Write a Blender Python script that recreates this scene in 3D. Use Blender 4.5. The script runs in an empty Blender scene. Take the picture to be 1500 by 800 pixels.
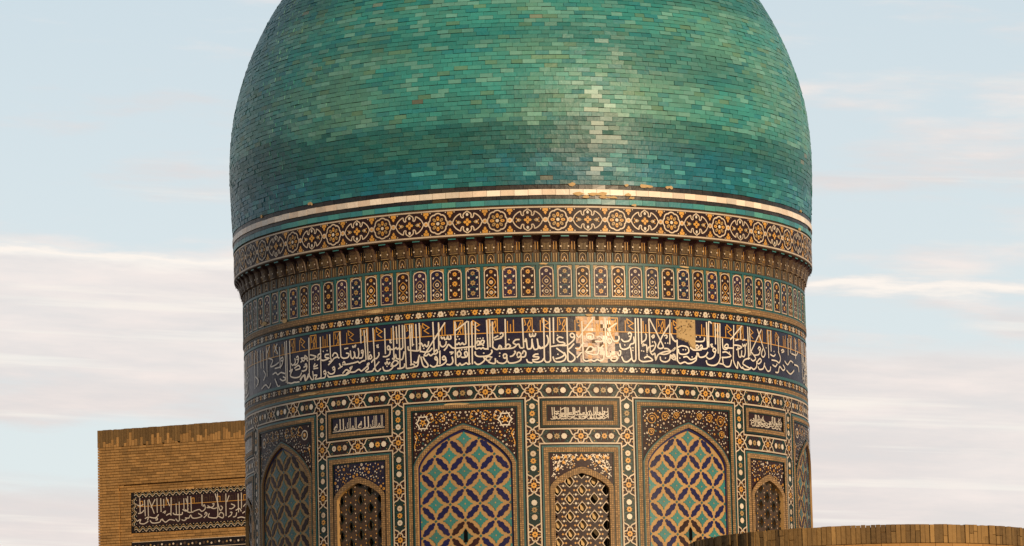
import bpy, math, random
import numpy as np
from mathutils import Vector, Matrix, noise as mnoise
from mathutils.geometry import tessellate_polygon

random.seed(7)
PI = math.pi
R_ = math.radians
scn = bpy.context.scene
C = scn.collection
H = 1.7                      # eye height above the ground; heights below are given from the eye

# ------------------------------------------------------------------ camera
cam = bpy.data.cameras.new('camera')
cam.sensor_width = 36.0
cam.lens = 6250.0 / 1500 * 36
cam.clip_start = 0.5
cam.clip_end = 20000
co = bpy.data.objects.new('camera', cam)
C.objects.link(co)
pitch, roll, yaw = 0.146967, 0.02340, -0.00262
fwd = Vector((math.sin(yaw) * math.cos(pitch), math.cos(yaw) * math.cos(pitch), math.sin(pitch)))
r0 = Vector((math.cos(yaw), -math.sin(yaw), 0))
u0 = r0.cross(fwd)
cr = r0 * math.cos(roll) - u0 * math.sin(roll)
cu = r0 * math.sin(roll) + u0 * math.cos(roll)
m = Matrix((cr, cu, -fwd)).transposed().to_4x4()
m.translation = Vector((0, -90.69, H))
co.matrix_world = m
scn.camera = co

# ------------------------------------------------------------------ light
SUN_EL, SUN_AZ = 12.0, 32.0          # low sun behind the camera, to the right of it
sd = bpy.data.lights.new('sun', 'SUN')
sd.energy = 4.9
sd.angle = R_(0.5)
sd.color = (1.0, 0.76, 0.48)
so = bpy.data.objects.new('sun', sd)
C.objects.link(so)
sdir = Vector((math.sin(R_(SUN_AZ)) * math.cos(R_(SUN_EL)), -math.cos(R_(SUN_AZ)) * math.cos(R_(SUN_EL)), math.sin(R_(SUN_EL))))
so.rotation_euler = sdir.to_track_quat('Z', 'Y').to_euler()
so.location = sdir * 200

world = bpy.data.worlds.new('World')
scn.world = world
world.use_nodes = True
wt = world.node_tree
wt.nodes.clear()


class NT:
    """tiny node graph helper"""
    def __init__(s, t): s.t = t
    def n(s, typ, **kw):
        nd = s.t.nodes.new(typ)
        for k, v in kw.items(): setattr(nd, k, v)
        return nd
    def put(s, sock, v):
        if isinstance(v, bpy.types.NodeSocket): s.t.links.new(v, sock)
        elif v is not None:
            try: sock.default_value = v
            except Exception: sock.default_value = (v[0], v[1], v[2], 1)
    def math(s, op, a, b=None, c=None, clamp=False):
        nd = s.n('ShaderNodeMath', operation=op, use_clamp=clamp)
        s.put(nd.inputs[0], a)
        if b is not None: s.put(nd.inputs[1], b)
        if c is not None: s.put(nd.inputs[2], c)
        return nd.outputs[0]
    def mix(s, f, a, b, mode='MIX'):
        nd = s.n('ShaderNodeMix', data_type='RGBA', blend_type=mode)
        s.put(nd.inputs[0], f)
        for k, v in ((6, a), (7, b)):
            if isinstance(v, tuple) and len(v) == 3: v = v + (1,)
            s.put(nd.inputs[k], v)
        return nd.outputs[2]
    def ss(s, x, a, b):
        nd = s.n('ShaderNodeMapRange', interpolation_type='SMOOTHSTEP')
        s.put(nd.inputs[0], x); s.put(nd.inputs[1], a); s.put(nd.inputs[2], b)
        nd.inputs[3].default_value = 0; nd.inputs[4].default_value = 1
        return nd.outputs[0]
    def noise(s, vec, scale, detail=3, rough=.5):
        nd = s.n('ShaderNodeTexNoise')
        s.put(nd.inputs['Vector'], vec)
        nd.inputs['Scale'].default_value = scale
        nd.inputs['Detail'].default_value = detail
        nd.inputs['Roughness'].default_value = rough
        return nd.outputs[0]
    def comb(s, x, y, z):
        nd = s.n('ShaderNodeCombineXYZ')
        for k, v in enumerate((x, y, z)): s.put(nd.inputs[k], v)
        return nd.outputs[0]


g = NT(wt)
tc = g.n('ShaderNodeTexCoord')
sx = g.n('ShaderNodeSeparateXYZ'); wt.links.new(tc.outputs['Generated'], sx.inputs[0])
el = g.math('DEGREES', g.math('ARCSINE', sx.outputs[2]))
az = g.math('DEGREES', g.math('ARCTAN2', sx.outputs[0], sx.outputs[1]))
sky = g.n('ShaderNodeTexSky', sky_type='NISHITA')
sky.sun_disc = False
sky.sun_elevation = R_(SUN_EL)
sky.sun_rotation = R_(180 - SUN_AZ)
sky.air_density = 1.0; sky.dust_density = 1.0; sky.ozone_density = 1.0
# elevation measured along the slightly inclined cloud streets
es = g.math('ADD', el, g.math('MULTIPLY', az, 0.062))
wisp = g.noise(g.comb(g.math('MULTIPLY', az, .22), g.math('MULTIPLY', es, 1.15), 3.1), 1.0, 6, .58)
fine = g.noise(g.comb(g.math('MULTIPLY', az, .55), g.math('MULTIPLY', es, 3.4), 9.4), 1.0, 5, .6)
broad = g.noise(g.comb(g.math('MULTIPLY', az, .09), g.math('MULTIPLY', es, .42), 7.7), 1.0, 3, .5)
ew = g.math('ADD', es, g.math('MULTIPLY', g.math('SUBTRACT', fine, .5), .55))
# cloud bank with a crisp bright upper rim, breaking up below
bank = g.math('MULTIPLY', g.math('SUBTRACT', 1, g.ss(ew, 8.36, 8.50)), g.ss(ew, 6.1, 6.9))
left = g.math('SUBTRACT', 1, g.ss(az, 0.5, 3.0))
bankL = g.math('MULTIPLY', bank, left)
rim = g.math('MULTIPLY', g.ss(ew, 8.20, 8.42), g.math('SUBTRACT', 1, g.ss(ew, 8.40, 8.56)))
lowR = g.math('MULTIPLY', g.math('SUBTRACT', 1, g.ss(ew, 7.30, 7.75)), g.math('SUBTRACT', 1, left))
lowL = g.math('MULTIPLY', g.math('SUBTRACT', 1, g.ss(ew, 5.0, 5.45)), left)
wl = g.math('MULTIPLY', g.ss(wisp, .47, .68), .95)
mask = g.math('MAXIMUM', g.math('MAXIMUM', bankL, g.math('MAXIMUM', lowR, lowL)), wl)
mask = g.math('MULTIPLY', mask, g.math('ADD', .42, g.math('MULTIPLY', fine, .75)), clamp=True)
mask = g.math('MAXIMUM', mask, rim, clamp=True)
# clear air: pale, hazy blue laid over the physical sky
hz = g.ss(el, 2, 24)
veil = g.mix(hz, (8.2, 8.8, 8.9), (5.0, 6.6, 7.8))
veil = g.mix(g.ss(el, 14, 50), veil, (1.0, 1.6, 2.7))
clear = g.mix(.86, sky.outputs[0], veil)
shade = g.ss(g.math('ADD', g.math('MULTIPLY', broad, .6), g.math('MULTIPLY', fine, .4)), .36, .62)
ccol = g.mix(shade, (7.7, 6.85, 6.65), (9.3, 8.35, 7.9))
streak = g.ss(g.noise(g.comb(g.math('MULTIPLY', az, .16), g.math('MULTIPLY', es, 4.6), 1.7), 1.0, 4, .6), .52, .70)
ccol = g.mix(g.math('MULTIPLY', streak, .8), ccol, (9.8, 9.0, 8.2))
ccol = g.mix(rim, ccol, (9.9, 9.2, 8.5))
ccol = g.mix(g.ss(el, 14, 50), ccol, (1.8, 2.0, 2.5))
col = g.mix(mask, clear, ccol)
below = g.ss(el, -3, -0.5)
col = g.mix(below, (2.2, 1.9, 1.6), col)
bg = g.n('ShaderNodeBackground'); bg.inputs[1].default_value = 0.1
wt.links.new(col, bg.inputs[0])
wo = g.n('ShaderNodeOutputWorld'); wt.links.new(bg.outputs[0], wo.inputs[0])

scn.view_settings.view_transform = 'Standard'
scn.view_settings.look = 'None'
scn.view_settings.exposure = 0.0
scn.view_settings.gamma = 1.0

# ------------------------------------------------------------------ materials
MATS = {}


def mat(name, col, rough=.3, var=.25, dirt=.35, spec=.5, wave=.15, attr=False, brick=None, dirtcol=(.10, .065, .035), coat=0):
    m = bpy.data.materials.new(name)
    m.use_nodes = True
    t = m.node_tree
    g = NT(t)
    b = t.nodes['Principled BSDF']
    geo = g.n('ShaderNodeNewGeometry')
    pos = geo.outputs['Position']
    if attr:
        a = g.n('ShaderNodeAttribute', attribute_name='Col')
        base = a.outputs[0]
    else:
        base = col + (1,)
    if brick:
        uv = g.n('ShaderNodeUVMap')
        bt = g.n('ShaderNodeTexBrick')
        t.links.new(uv.outputs[0], bt.inputs['Vector'])
        bt.offset = brick[3]
        bt.inputs['Scale'].default_value = 1
        bt.inputs['Brick Width'].default_value = brick[0]
        bt.inputs['Row Height'].default_value = brick[1]
        bt.inputs['Mortar Size'].default_value = brick[2]
        bt.inputs['Mortar Smooth'].default_value = .3
        bt.inputs['Color1'].default_value = tuple(c * 1.3 for c in col) + (1,)
        bt.inputs['Color2'].default_value = tuple(c * .62 for c in col) + (1,)
        bt.inputs['Mortar'].default_value = tuple(c * .33 for c in col) + (1,)
        base = bt.outputs[0]
    n1 = g.noise(pos, 2.3, 5, .6)
    n2 = g.noise(pos, 21, 4, .6)
    oi = g.n('ShaderNodeObjectInfo')
    k = g.math('ADD', g.math('MULTIPLY', n2, var * 1.6), g.math('MULTIPLY', oi.outputs['Random'], var * 1.1))
    k = g.math('ADD', k, 1 - var * 1.35)
    base = g.mix(1.0, base, g.comb(k, k, k), 'MULTIPLY')
    if dirt > 0:
        f = g.math('MULTIPLY', g.ss(g.math('ADD', g.math('MULTIPLY', n1, .55), g.math('MULTIPLY', n2, .45)), .42, .68), dirt)
        base = g.mix(f, base, dirtcol)
    t.links.new(base, b.inputs['Base Color'])
    rr = g.math('ADD', rough - .06, g.math('MULTIPLY', n2, .22), clamp=True)
    t.links.new(rr, b.inputs['Roughness'])
    b.inputs['Specular IOR Level'].default_value = spec
    if coat:
        b.inputs['Coat Weight'].default_value = coat
        b.inputs['Coat Roughness'].default_value = .20
    if wave:
        bp = g.n('ShaderNodeBump')
        bp.inputs['Strength'].default_value = wave
        bp.inputs['Distance'].default_value = .02
        t.links.new(g.math('ADD', g.noise(pos, 7, 2, .5), g.math('MULTIPLY', n2, .35)), bp.inputs['Height'])
        t.links.new(bp.outputs[0], b.inputs['Normal'])
    MATS[name] = m
    return m


mat('dome_glaze', (.1, .3, .25), rough=.40, var=.26, dirt=.22, spec=.30, wave=.5, attr=True, coat=.05, dirtcol=(.06, .075, .045))
mat('mortar', (0.07, 0.0525, 0.0315), rough=.9, spec=.1, wave=.4)
DK = (.035, .022, .012)
mat('cream', (0.482, 0.37, 0.256), rough=.46, dirt=.40, spec=.4)
mat('white', (0.533, 0.454, 0.352), rough=.42, dirt=.30, spec=.4)
mat('stone_white', (0.416, 0.356, 0.287), rough=.42, dirt=.3, spec=.3)
mat('amber', (0.482, 0.227, 0.028), rough=.44, dirt=.28, spec=.4)
mat('ochre', (0.284, 0.176, 0.06), rough=.45, dirt=.3, spec=.4)
mat('dark', (.020, .007, .008), rough=.42, dirt=.3, spec=.14, dirtcol=DK)
mat('violet', (.026, .012, .032), rough=.42, dirt=.3, spec=.16, dirtcol=DK)
mat('repair_glare_gold', (.42, .20, .05), rough=.4, dirt=.5, spec=.5, wave=.9, dirtcol=(.20, .10, .05))  # golden sun glare painted into the colour of the repair tiles
mat('letter_white', (.60, .52, .42), rough=.42, dirt=.22, spec=.4)
mat('navy', (.008, .006, .024), rough=.36, dirt=.4, wave=.35, spec=.2, dirtcol=DK)
mat('blue', (0.00648, 0.00567, 0.0466), rough=.40, dirt=.3, spec=.2, dirtcol=DK)
mat('black', (.006, .004, .004), rough=.40, dirt=.25, spec=.15, dirtcol=DK)
mat('teal', (0.007, 0.068, 0.0666), rough=.42, dirt=.5, spec=.4, dirtcol=(.05, .045, .025))
mat('teal_light', (0.0179, 0.134, 0.122), rough=.42, dirt=.35, spec=.4)
mat('green_dark', (0.0063, 0.0204, 0.0171), rough=.42, dirt=.35, spec=.2, dirtcol=DK)
mat('tan', (0.316, 0.185, 0.0688), rough=.6, dirt=.35, spec=.3)
mat('tan_mosaic', (0.292, 0.168, 0.068), rough=.58, dirt=.45, spec=.25, brick=(.042, .042, .007, 0))
mat('plaster', (0.43, 0.294, 0.144), rough=.85, dirt=.5, spec=.15, wave=.8, dirtcol=(.25, .16, .07))
mat('brown', (0.041, 0.0204, 0.00827), rough=.5, dirt=.4, spec=.3)
mat('corbel', (0.0752, 0.0398, 0.0152), rough=.55, dirt=.6, spec=.25, dirtcol=(.03, .018, .010))
mat('void', (.004, .004, .004), rough=.9, dirt=0, spec=0, wave=0)  # near-black stands for the unlit inside behind openings
mat('repair_glare', (.17, .085, .055), rough=.38, dirt=.8, spec=.6, wave=.9, dirtcol=(.60, .32, .10), coat=.1)  # warm sun glare painted into base and dirtcol of shiny repair tiles
mat('brick', (.36, .20, .075), rough=.8, dirt=.45, spec=.2, attr=True, wave=1.0, var=.45, dirtcol=(.14, .085, .035))
mat('brick_wall', (.31, .16, .05), rough=.85, dirt=.4, spec=.15, wave=.5, brick=(.27, .077, .012, .5))
mat('ground', (.22, .16, .10), rough=.95, dirt=.4, spec=.1, wave=.4)


# ------------------------------------------------------------------ object helpers
def prop(o, label=None, cat=None, group=None, kind=None):
    if label: o['label'] = label
    if cat: o['category'] = cat
    if group: o['group'] = group
    if kind: o['kind'] = kind
    return o


def link(name, me, parent=None, rz=0, kind=None, label=None):
    o = bpy.data.objects.new(name, me)
    C.objects.link(o)
    if parent is not None: o.parent = parent
    if rz: o.rotation_euler = (0, 0, rz)
    prop(o, label, None, None, kind)
    return o


def empty(name, loc=(0, 0, 0), rz=0):
    o = bpy.data.objects.new(name, None)
    o.location = loc
    o.rotation_euler = (0, 0, rz)
    C.objects.link(o)
    return o


class Sheet:
    """Mosaic work: 2-D shapes (u along the wall, v = height, d = how proud) laid on a curved or flat wall."""
    def __init__(s, R=None):
        s.R = R
        s.V = []; s.F = []; s.M = []; s.mats = []
    def mi(s, m):
        if m not in s.mats: s.mats.append(m)
        return s.mats.index(m)
    def add(s, vs, fs, m, d):
        o = len(s.V); k = s.mi(m)
        for p in vs: s.V.append((p[0], p[1], p[2] if len(p) > 2 else d))
        for f in fs:
            s.F.append(tuple(o + i for i in f)); s.M.append(k)
    def poly(s, pts, m, d=.008, skirt=0):
        n = len(pts)
        a = sum(pts[i][0] * pts[(i + 1) % n][1] - pts[(i + 1) % n][0] * pts[i][1] for i in range(n))
        if a < 0: pts = pts[::-1]
        if n == 4 or n == 3: fs = [tuple(range(n))]
        else:
            tri = tessellate_polygon([[Vector((p[0], p[1], 0)) for p in pts]])
            fs = []
            for t in tri:
                A, B, D = [pts[i] for i in t]
                ar = (B[0] - A[0]) * (D[1] - A[1]) - (D[0] - A[0]) * (B[1] - A[1])
                if abs(ar) < 1e-10: continue
                fs.append(t if ar > 0 else t[::-1])
        s.add(pts, fs, m, d)
        if skirt:
            vs = [(p[0], p[1], d) for p in pts] + [(p[0], p[1], d - skirt) for p in pts]
            s.add(vs, [(i, i + n, (i + 1) % n + n, (i + 1) % n) for i in range(n)], m, d)
    def rect(s, u0, v0, u1, v1, m, d=.004, du=.16, dv=None, skirt=0):
        nu = max(1, math.ceil(abs(u1 - u0) / du)); nv = max(1, math.ceil((v1 - v0) / dv)) if dv else 1
        vs = [(u0 + (u1 - u0) * i / nu, v0 + (v1 - v0) * j / nv) for j in range(nv + 1) for i in range(nu + 1)]
        fs = [(j * (nu + 1) + i, j * (nu + 1) + i + 1, (j + 1) * (nu + 1) + i + 1, (j + 1) * (nu + 1) + i) for j in range(nv) for i in range(nu)]
        s.add(vs, fs, m, d)
        if skirt:
            for v, w in ((v0, 0), (v1, 1)):
                vs = [(u0 + (u1 - u0) * i / nu, v, d) for i in range(nu + 1)] + [(u0 + (u1 - u0) * i / nu, v, d - skirt) for i in range(nu + 1)]
                fs = [((i, i + nu + 1, i + nu + 2, i + 1) if not w else (i, i + 1, i + nu + 2, i + nu + 1)) for i in range(nu)]
                s.add(vs, fs, m, d)
            for u, w in ((u0, 0), (u1, 1)):
                vs = [(u, v0, d), (u, v1, d), (u, v1, d - skirt), (u, v0, d - skirt)]
                s.add(vs, [(0, 1, 2, 3)] if not w else [(3, 2, 1, 0)], m, d)
    def stroke(s, pts, w, m, d=.012, closed=False):
        n = len(pts)
        L, Rr = [], []
        for i in range(n):
            if closed: a, b = pts[i - 1], pts[(i + 1) % n]
            else: a, b = pts[max(0, i - 1)], pts[min(n - 1, i + 1)]
            p = pts[i]
            d1 = Vector((p[0] - a[0], p[1] - a[1])); d2 = Vector((b[0] - p[0], b[1] - p[1]))
            if d1.length < 1e-9: d1 = d2.copy()
            if d2.length < 1e-9: d2 = d1.copy()
            d1.normalize(); d2.normalize()
            t = d1 + d2
            if t.length < 1e-6: t = d1.copy()
            t.normalize()
            nx, ny = -t[1], t[0]
            c = max(.5, t.dot(d1))
            h = w / 2 / c
            L.append((p[0] + nx * h, p[1] + ny * h)); Rr.append((p[0] - nx * h, p[1] - ny * h))
        vs = L + Rr
        fs = []
        for i in range(n if closed else n - 1):
            j = (i + 1) % n
            fs.append((n + i, n + j, j, i))
        s.add(vs, fs, m, d)
    def disc(s, u, v, r, m, d=.014, n=8, ph=0):
        s.poly([(u + r * math.cos(ph + 2 * PI * i / n), v + r * math.sin(ph + 2 * PI * i / n)) for i in range(n)], m, d)
    def star(s, u, v, r, k, m, d=.014, inner=.6, ph=0, sub=1):
        pts = []
        for i in range(2 * k):
            rr = r if i % 2 == 0 else r * inner
            a = ph + PI * i / k
            pts.append((u + rr * math.cos(a), v + rr * math.sin(a)))
        s.poly(pts, m, d)
    def flower(s, u, v, r, m, cm='dark', d=.014, k=8, ph=0, inner=.68):
        s.star(u, v, r, k, m, d, inner, ph)
        if cm: s.disc(u, v, r * .28, cm, d + .004, 6)
    def drop(s, u, v, r, ang, m, d=.014):
        pts = []
        for i in range(10):
            a = 2 * PI * i / 10
            rr = r * (1 + .7 * max(0, math.cos(a)) ** 6) * (1 if True else 1)
            pts.append((u + rr * math.cos(a + ang), v + rr * math.sin(a + ang) * 1.0))
        s.poly(pts, m, d)
    def mesh(s, name):
        me = bpy.data.meshes.new(name)
        co = np.array(s.V, dtype=float)
        if s.R:
            ph = co[:, 0] / s.R; rr = s.R + co[:, 2]
            P = np.stack([rr * np.sin(ph), -rr * np.cos(ph), co[:, 1] + H], 1)
        else:
            P = np.stack([co[:, 0], -co[:, 2], co[:, 1]], 1)
        me.from_pydata(P.tolist(), [], s.F)
        me.polygons.foreach_set('material_index', s.M)
        uvl = me.uv_layers.new(name='UVMap')
        li = np.zeros(len(me.loops), dtype=np.int32); me.loops.foreach_get('vertex_index', li)
        uvl.data.foreach_set('uv', co[li, :2].ravel())
        for mm in s.mats: me.materials.append(MATS[mm])
        me.update()
        return me
    def obj(s, name, parent, rz=0, kind=None, label=None):
        return link(name, s.mesh(name), parent, rz, kind, label)


def crom(P, n=5, closed=False):
    out = []
    N = len(P)
    for i in range(N if closed else N - 1):
        g = lambda k: P[k % N] if closed else P[max(0, min(N - 1, k))]
        p0, p1, p2, p3 = g(i - 1), g(i), g(i + 1), g(i + 2)
        for j in range(n):
            t = j / n
            out.append(tuple(.5 * (2 * p1[a] + (p2[a] - p0[a]) * t + (2 * p0[a] - 5 * p1[a] + 4 * p2[a] - p3[a]) * t * t + (3 * p1[a] - p0[a] - 3 * p2[a] + p3[a]) * t ** 3) for a in (0, 1)))
    if not closed: out.append(P[-1])
    return out


# ------------------------------------------------------------------ Arabic lettering
AR = {'ا': (0xFE8D, 2), 'أ': (0xFE83, 2), 'إ': (0xFE87, 2), 'ؤ': (0xFE85, 2), 'ئ': (0xFE89, 4), 'ب': (0xFE8F, 4), 'ة': (0xFE93, 2), 'ت': (0xFE95, 4),
      'ث': (0xFE99, 4), 'ج': (0xFE9D, 4), 'ح': (0xFEA1, 4), 'خ': (0xFEA5, 4), 'د': (0xFEA9, 2), 'ذ': (0xFEAB, 2), 'ر': (0xFEAD, 2), 'ز': (0xFEAF, 2),
      'س': (0xFEB1, 4), 'ش': (0xFEB5, 4), 'ص': (0xFEB9, 4), 'ض': (0xFEBD, 4), 'ط': (0xFEC1, 4), 'ظ': (0xFEC5, 4), 'ع': (0xFEC9, 4), 'غ': (0xFECD, 4),
      'ف': (0xFED1, 4), 'ق': (0xFED5, 4), 'ك': (0xFED9, 4), 'ل': (0xFEDD, 4), 'م': (0xFEE1, 4), 'ن': (0xFEE5, 4), 'ه': (0xFEE9, 4), 'و': (0xFEED, 2),
      'ى': (0xFEEF, 2), 'ي': (0xFEF1, 4), 'ء': (0xFE80, 1), '\u0001': (0xFEFB, 2)}


def shape(w):
    w = w.replace('لا', '\u0001')
    out = []
    for i, c in enumerate(w):
        if c not in AR: out.append(c); continue
        b, n = AR[c]
        pv = i > 0 and w[i - 1] in AR and AR[w[i - 1]][1] == 4 and n > 1
        nx = i + 1 < len(w) and w[i + 1] in AR and AR[w[i + 1]][1] > 1 and n == 4
        k = 0 if n == 1 else (1 if pv else 0) if n == 2 else {(0, 0): 0, (1, 0): 1, (0, 1): 2, (1, 1): 3}[(int(pv), int(nx))]
        out.append(chr(b + k))
    return out[::-1]


GL = {}


def _text_mesh(sx):
    c = bpy.data.curves.new('t', 'FONT')
    c.body = sx; c.size = 1; c.fill_mode = 'FRONT'; c.resolution_u = 2; c.offset = .008
    o = bpy.data.objects.new('t', c)
    C.objects.link(o)
    bpy.context.view_layer.update()
    me = bpy.data.meshes.new_from_object(o.evaluated_get(bpy.context.evaluated_depsgraph_get()))
    vs = [(v.co.x, v.co.y) for v in me.vertices]
    fs = [tuple(p.vertices) for p in me.polygons]
    nz = [p.normal.z for p in me.polygons]
    fs = [f if z > 0 else f[::-1] for f, z in zip(fs, nz)]
    bpy.data.objects.remove(o); bpy.data.curves.remove(c); bpy.data.meshes.remove(me)
    return vs, fs


def glyph(ch):
    if ch not in GL:
        vs, fs = _text_mesh(ch)
        v2, _ = _text_mesh(ch + '\uFE8D')
        va, _ = _text_mesh('\uFE8D')
        adv = max(v[0] for v in v2) - max(v[0] for v in va)
        GL[ch] = (vs, fs, adv)
    return GL[ch]


def word_geom(w):
    x = 0; out = []
    for ch in shape(w):
        if ch == ' ': x += .12; continue
        vs, fs, adv = glyph(ch)
        out.append(([(a + x, b) for a, b in vs], fs))
        x += adv
    return out, x


def put_word(s, w, u0, u1, v0, sc, top, m, d=.012, stretch_from=.42):
    """one word between u0 and u1; ascenders drawn up to `top` as tall shafts"""
    geo, wd = word_geom(w)
    kx = (u1 - u0) / max(wd, .1)
    k = (top - (v0 + stretch_from * sc)) / ((.714 - stretch_from))
    for i, (vs, fs) in enumerate(geo):
        pts = []
        for a, b in vs:
            v = v0 + b * sc if b < stretch_from else v0 + stretch_from * sc + (b - stretch_from) * k
            pts.append((u0 + a * kx, v))
        s.add(pts, fs, m, d + (i % 3) * .0016)


def bbox_word(w): return word_geom(w)[1]


# ------------------------------------------------------------------ the setting: ground
gm = bpy.data.meshes.new('ground')
gm.from_pydata([(-6000, -6000, 0), (6000, -6000, 0), (6000, 6000, 0), (-6000, 6000, 0)], [], [(0, 1, 2, 3)])
gm.materials.append(MATS['ground'])
link('ground', gm, None, kind='structure')

# ------------------------------------------------------------------ the domed tower
RD = 6.0
tower = empty('domed_tower')
prop(tower, 'great round tower with turquoise tiled dome, lettered friezes and mosaic niches', 'domed tower')


def ringmesh(name, prof, mname, n=256, parent=None, smooth=True, closed_top=False, kind=None, label=None):
    """surface of revolution, prof = [(r, z rel. to eye)]"""
    V = []; F = []
    for (r, z) in prof:
        for i in range(n):
            a = 2 * PI * i / n
            V.append((r * math.sin(a), -r * math.cos(a), z + H))
    for j in range(len(prof) - 1):
        for i in range(n):
            k = (i + 1) % n
            F.append((j * n + i, j * n + k, (j + 1) * n + k, (j + 1) * n + i))
    if closed_top: F.append(tuple((len(prof) - 1) * n + i for i in range(n)))
    me = bpy.data.meshes.new(name)
    me.from_pydata(V, [], F)
    uvl = me.uv_layers.new(name='UVMap')
    UV = []
    for j in range(len(prof) - 1):
        for i in range(n):
            ua, ub = 2 * PI * 6 * i / n, 2 * PI * 6 * (i + 1) / n
            UV += [ua, prof[j][1], ub, prof[j][1], ub, prof[j + 1][1], ua, prof[j + 1][1]]
    if closed_top: UV += [0, 0] * n
    uvl.data.foreach_set('uv', UV)
    me.materials.append(MATS[mname])
    if smooth: me.polygons.foreach_set('use_smooth', [True] * len(me.polygons))
    return link(name, me, parent, kind=kind, label=label)


# --- dome profile (height from eye -> radius)
PZ = [14.29, 14.7, 15.1, 15.65, 16.26, 16.93, 17.53, 18.14, 18.80, 19.42, 20.15, 20.9, 21.6, 22.2, 22.6, 22.85, 23.0]
PR = [6.215, 6.235, 6.252, 6.262, 6.235, 6.140, 5.985, 5.765, 5.450, 5.060, 4.49, 3.75, 2.85, 1.90, 1.10, .50, .12]
dense = crom(list(zip(PZ, PR)), 24)
prof = []
acc = 0
arc = [0]
for a, b in zip(dense[:-1], dense[1:]): arc.append(arc[-1] + math.hypot(b[0] - a[0], b[1] - a[1]))
arc = np.array(arc); dz = np.array([d[0] for d in dense]); dr = np.array([d[1] for d in dense])
dome = ringmesh('dome', [(r - .028, z) for z, r in dense[::6]] + [(.05, 22.99)], 'mortar', 192, tower)

NZ = lambda x, y, z: mnoise.noise(Vector((x, y, z)))


def tile_color(phi, z, rnd):
    X, Y = 6 * math.sin(phi), -6 * math.cos(phi)
    n1 = NZ(X * .45, Y * .45, z * .55); n2 = NZ(X * 1.3 + 9, Y * 1.3, z * 1.9); n3 = NZ(X * .22, Y * .22 + 5, z * 1.1)
    green = Vector((.062, .180, .132)); turq = Vector((.024, .172, .150)); blue = Vector((.007, .118, .138))
    pale = Vector((.125, .270, .215)); deep = Vector((.004, .070, .070)); olive = Vector((.100, .160, .070))
    t = min(1, max(0, .42 + n1 * 1.2 + n2 * .6 + (rnd[0] - .5) * .7))
    c = turq.lerp(green, t)
    p = rnd[1]
    if p < .15: c = c.lerp(pale, .55)
    elif p < .24: c = c.lerp(blue, .55)
    elif p < .31: c = c.lerp(olive, .5)
    c = c.lerp(deep, max(0, min(.5, n3 * 1.3)))
    # darker, bluer belt below mid-bulge: glaze tone plus painted courtyard reflection
    e = z + n2 * .10 + n3 * .22 + (rnd[2] - .5) * .10
    if e < 15.62:
        if e > 15.12:
            c = c.lerp(deep.lerp(olive, .25 if p < .25 else 0), .88 if rnd[3] > .10 else .45)
            c = c.lerp(Vector((.012, .105, .09)), .4)
        else:
            low = Vector((.003, .086, .112)).lerp(Vector((.007, .108, .112)), min(1, max(0, .5 + n1 * 1.4)))
            if p < .2: low = low.lerp(Vector((.006, .115, .165)), .6)
            elif p < .34: low = low.lerp(Vector((.05, .23, .22)), .6)
            elif p < .40: low = low.lerp(deep, .7)
            c = low
            c = c.lerp(deep, max(0, min(.75, (e - 14.78) / .34)))
    c = c * (.88 + .24 * rnd[4])
    if rnd[5] > .9990: c = Vector((.075, .085, .060))
    elif rnd[5] > .9970: c = c.lerp(Vector((.20, .16, .10)), .5)
    return c


def tiles_mesh(lst, name, cols):
    """lst of 8-corner blocks"""
    V = np.array(lst).reshape(-1, 3)
    n = len(lst)
    base = np.array([[0, 1, 2, 3], [0, 4, 5, 1], [1, 5, 6, 2], [2, 6, 7, 3], [3, 7, 4, 0]])
    F = (base[None] + (np.arange(n) * 8)[:, None, None]).reshape(-1, 4)
    me = bpy.data.meshes.new(name)
    me.from_pydata(V.tolist(), [], F.tolist())
    at = me.color_attributes.new('Col', 'FLOAT_COLOR', 'CORNER')
    cc = np.ones((n, 20, 4)); cc[:, :, :3] = np.array(cols)[:, None, :]
    at.data.foreach_set('color', cc.ravel())
    return me


def block(phi0, phi1, za, ra, zb, rb, th, jit):
    """curved-wall block between two angles and two (z, r) levels"""
    o = []
    for (p, z, r, j) in ((phi0, za, ra, jit[0]), (phi1, za, ra, jit[1]), (phi1, zb, rb, jit[2]), (phi0, zb, rb, jit[3])):
        o.append(((r + j) * math.sin(p), -(r + j) * math.cos(p), z + H))
    for (p, z, r) in ((phi0, za, ra), (phi1, za, ra), (phi1, zb, rb), (phi0, zb, rb)):
        o.append(((r - th) * math.sin(p), -(r - th) * math.cos(p), z + H))
    return o


ROW = .0925
rng = random.Random(11)
all_t, all_c, key = [], [], []
s0 = 0.0
nr = int(arc[-1] / ROW) - 1
for k in range(nr):
    a0, a1 = k * ROW + .0035, (k + 1) * ROW - .0035
    z0, z1 = np.interp(a0, arc, dz), np.interp(a1, arc, dz)
    ra, rb = np.interp(a0, arc, dr), np.interp(a1, arc, dr)
    n = max(6, int(round(2 * PI * ra / .262)))
    off = (k % 2) * .5 + rng.uniform(-.18, .18)
    ed = [2 * PI * (i + off + rng.uniform(-.10, .10)) / n for i in range(n)]
    ed.append(ed[0] + 2 * PI)
    zj = 0
    for i in range(n):
        p0, p1 = ed[i] + .0022 / max(.3, ra), ed[i + 1] - .0022 / max(.3, ra)
        pc = (p0 + p1) / 2
        rn = [rng.random() for _ in range(6)]
        jz = rng.uniform(-.004, .004)
        b = rng.uniform(-.003, .003)
        ti, si = rng.gauss(0, .0028), rng.gauss(0, .0036)
        j = (b - ti - si, b - ti + si, b + ti + si, b + ti - si)
        all_t.append(block(p0, p1, z0 + jz, ra, z1 + jz, rb, .024, j))
        all_c.append(tile_color(pc, (z0 + z1) / 2, rn))
        key.append(abs(((pc + PI) % (2 * PI)) - PI) if z0 < 16.2 else 9)
order = sorted(range(len(all_t)), key=lambda i: key[i])
near = set(order[:290])
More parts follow.
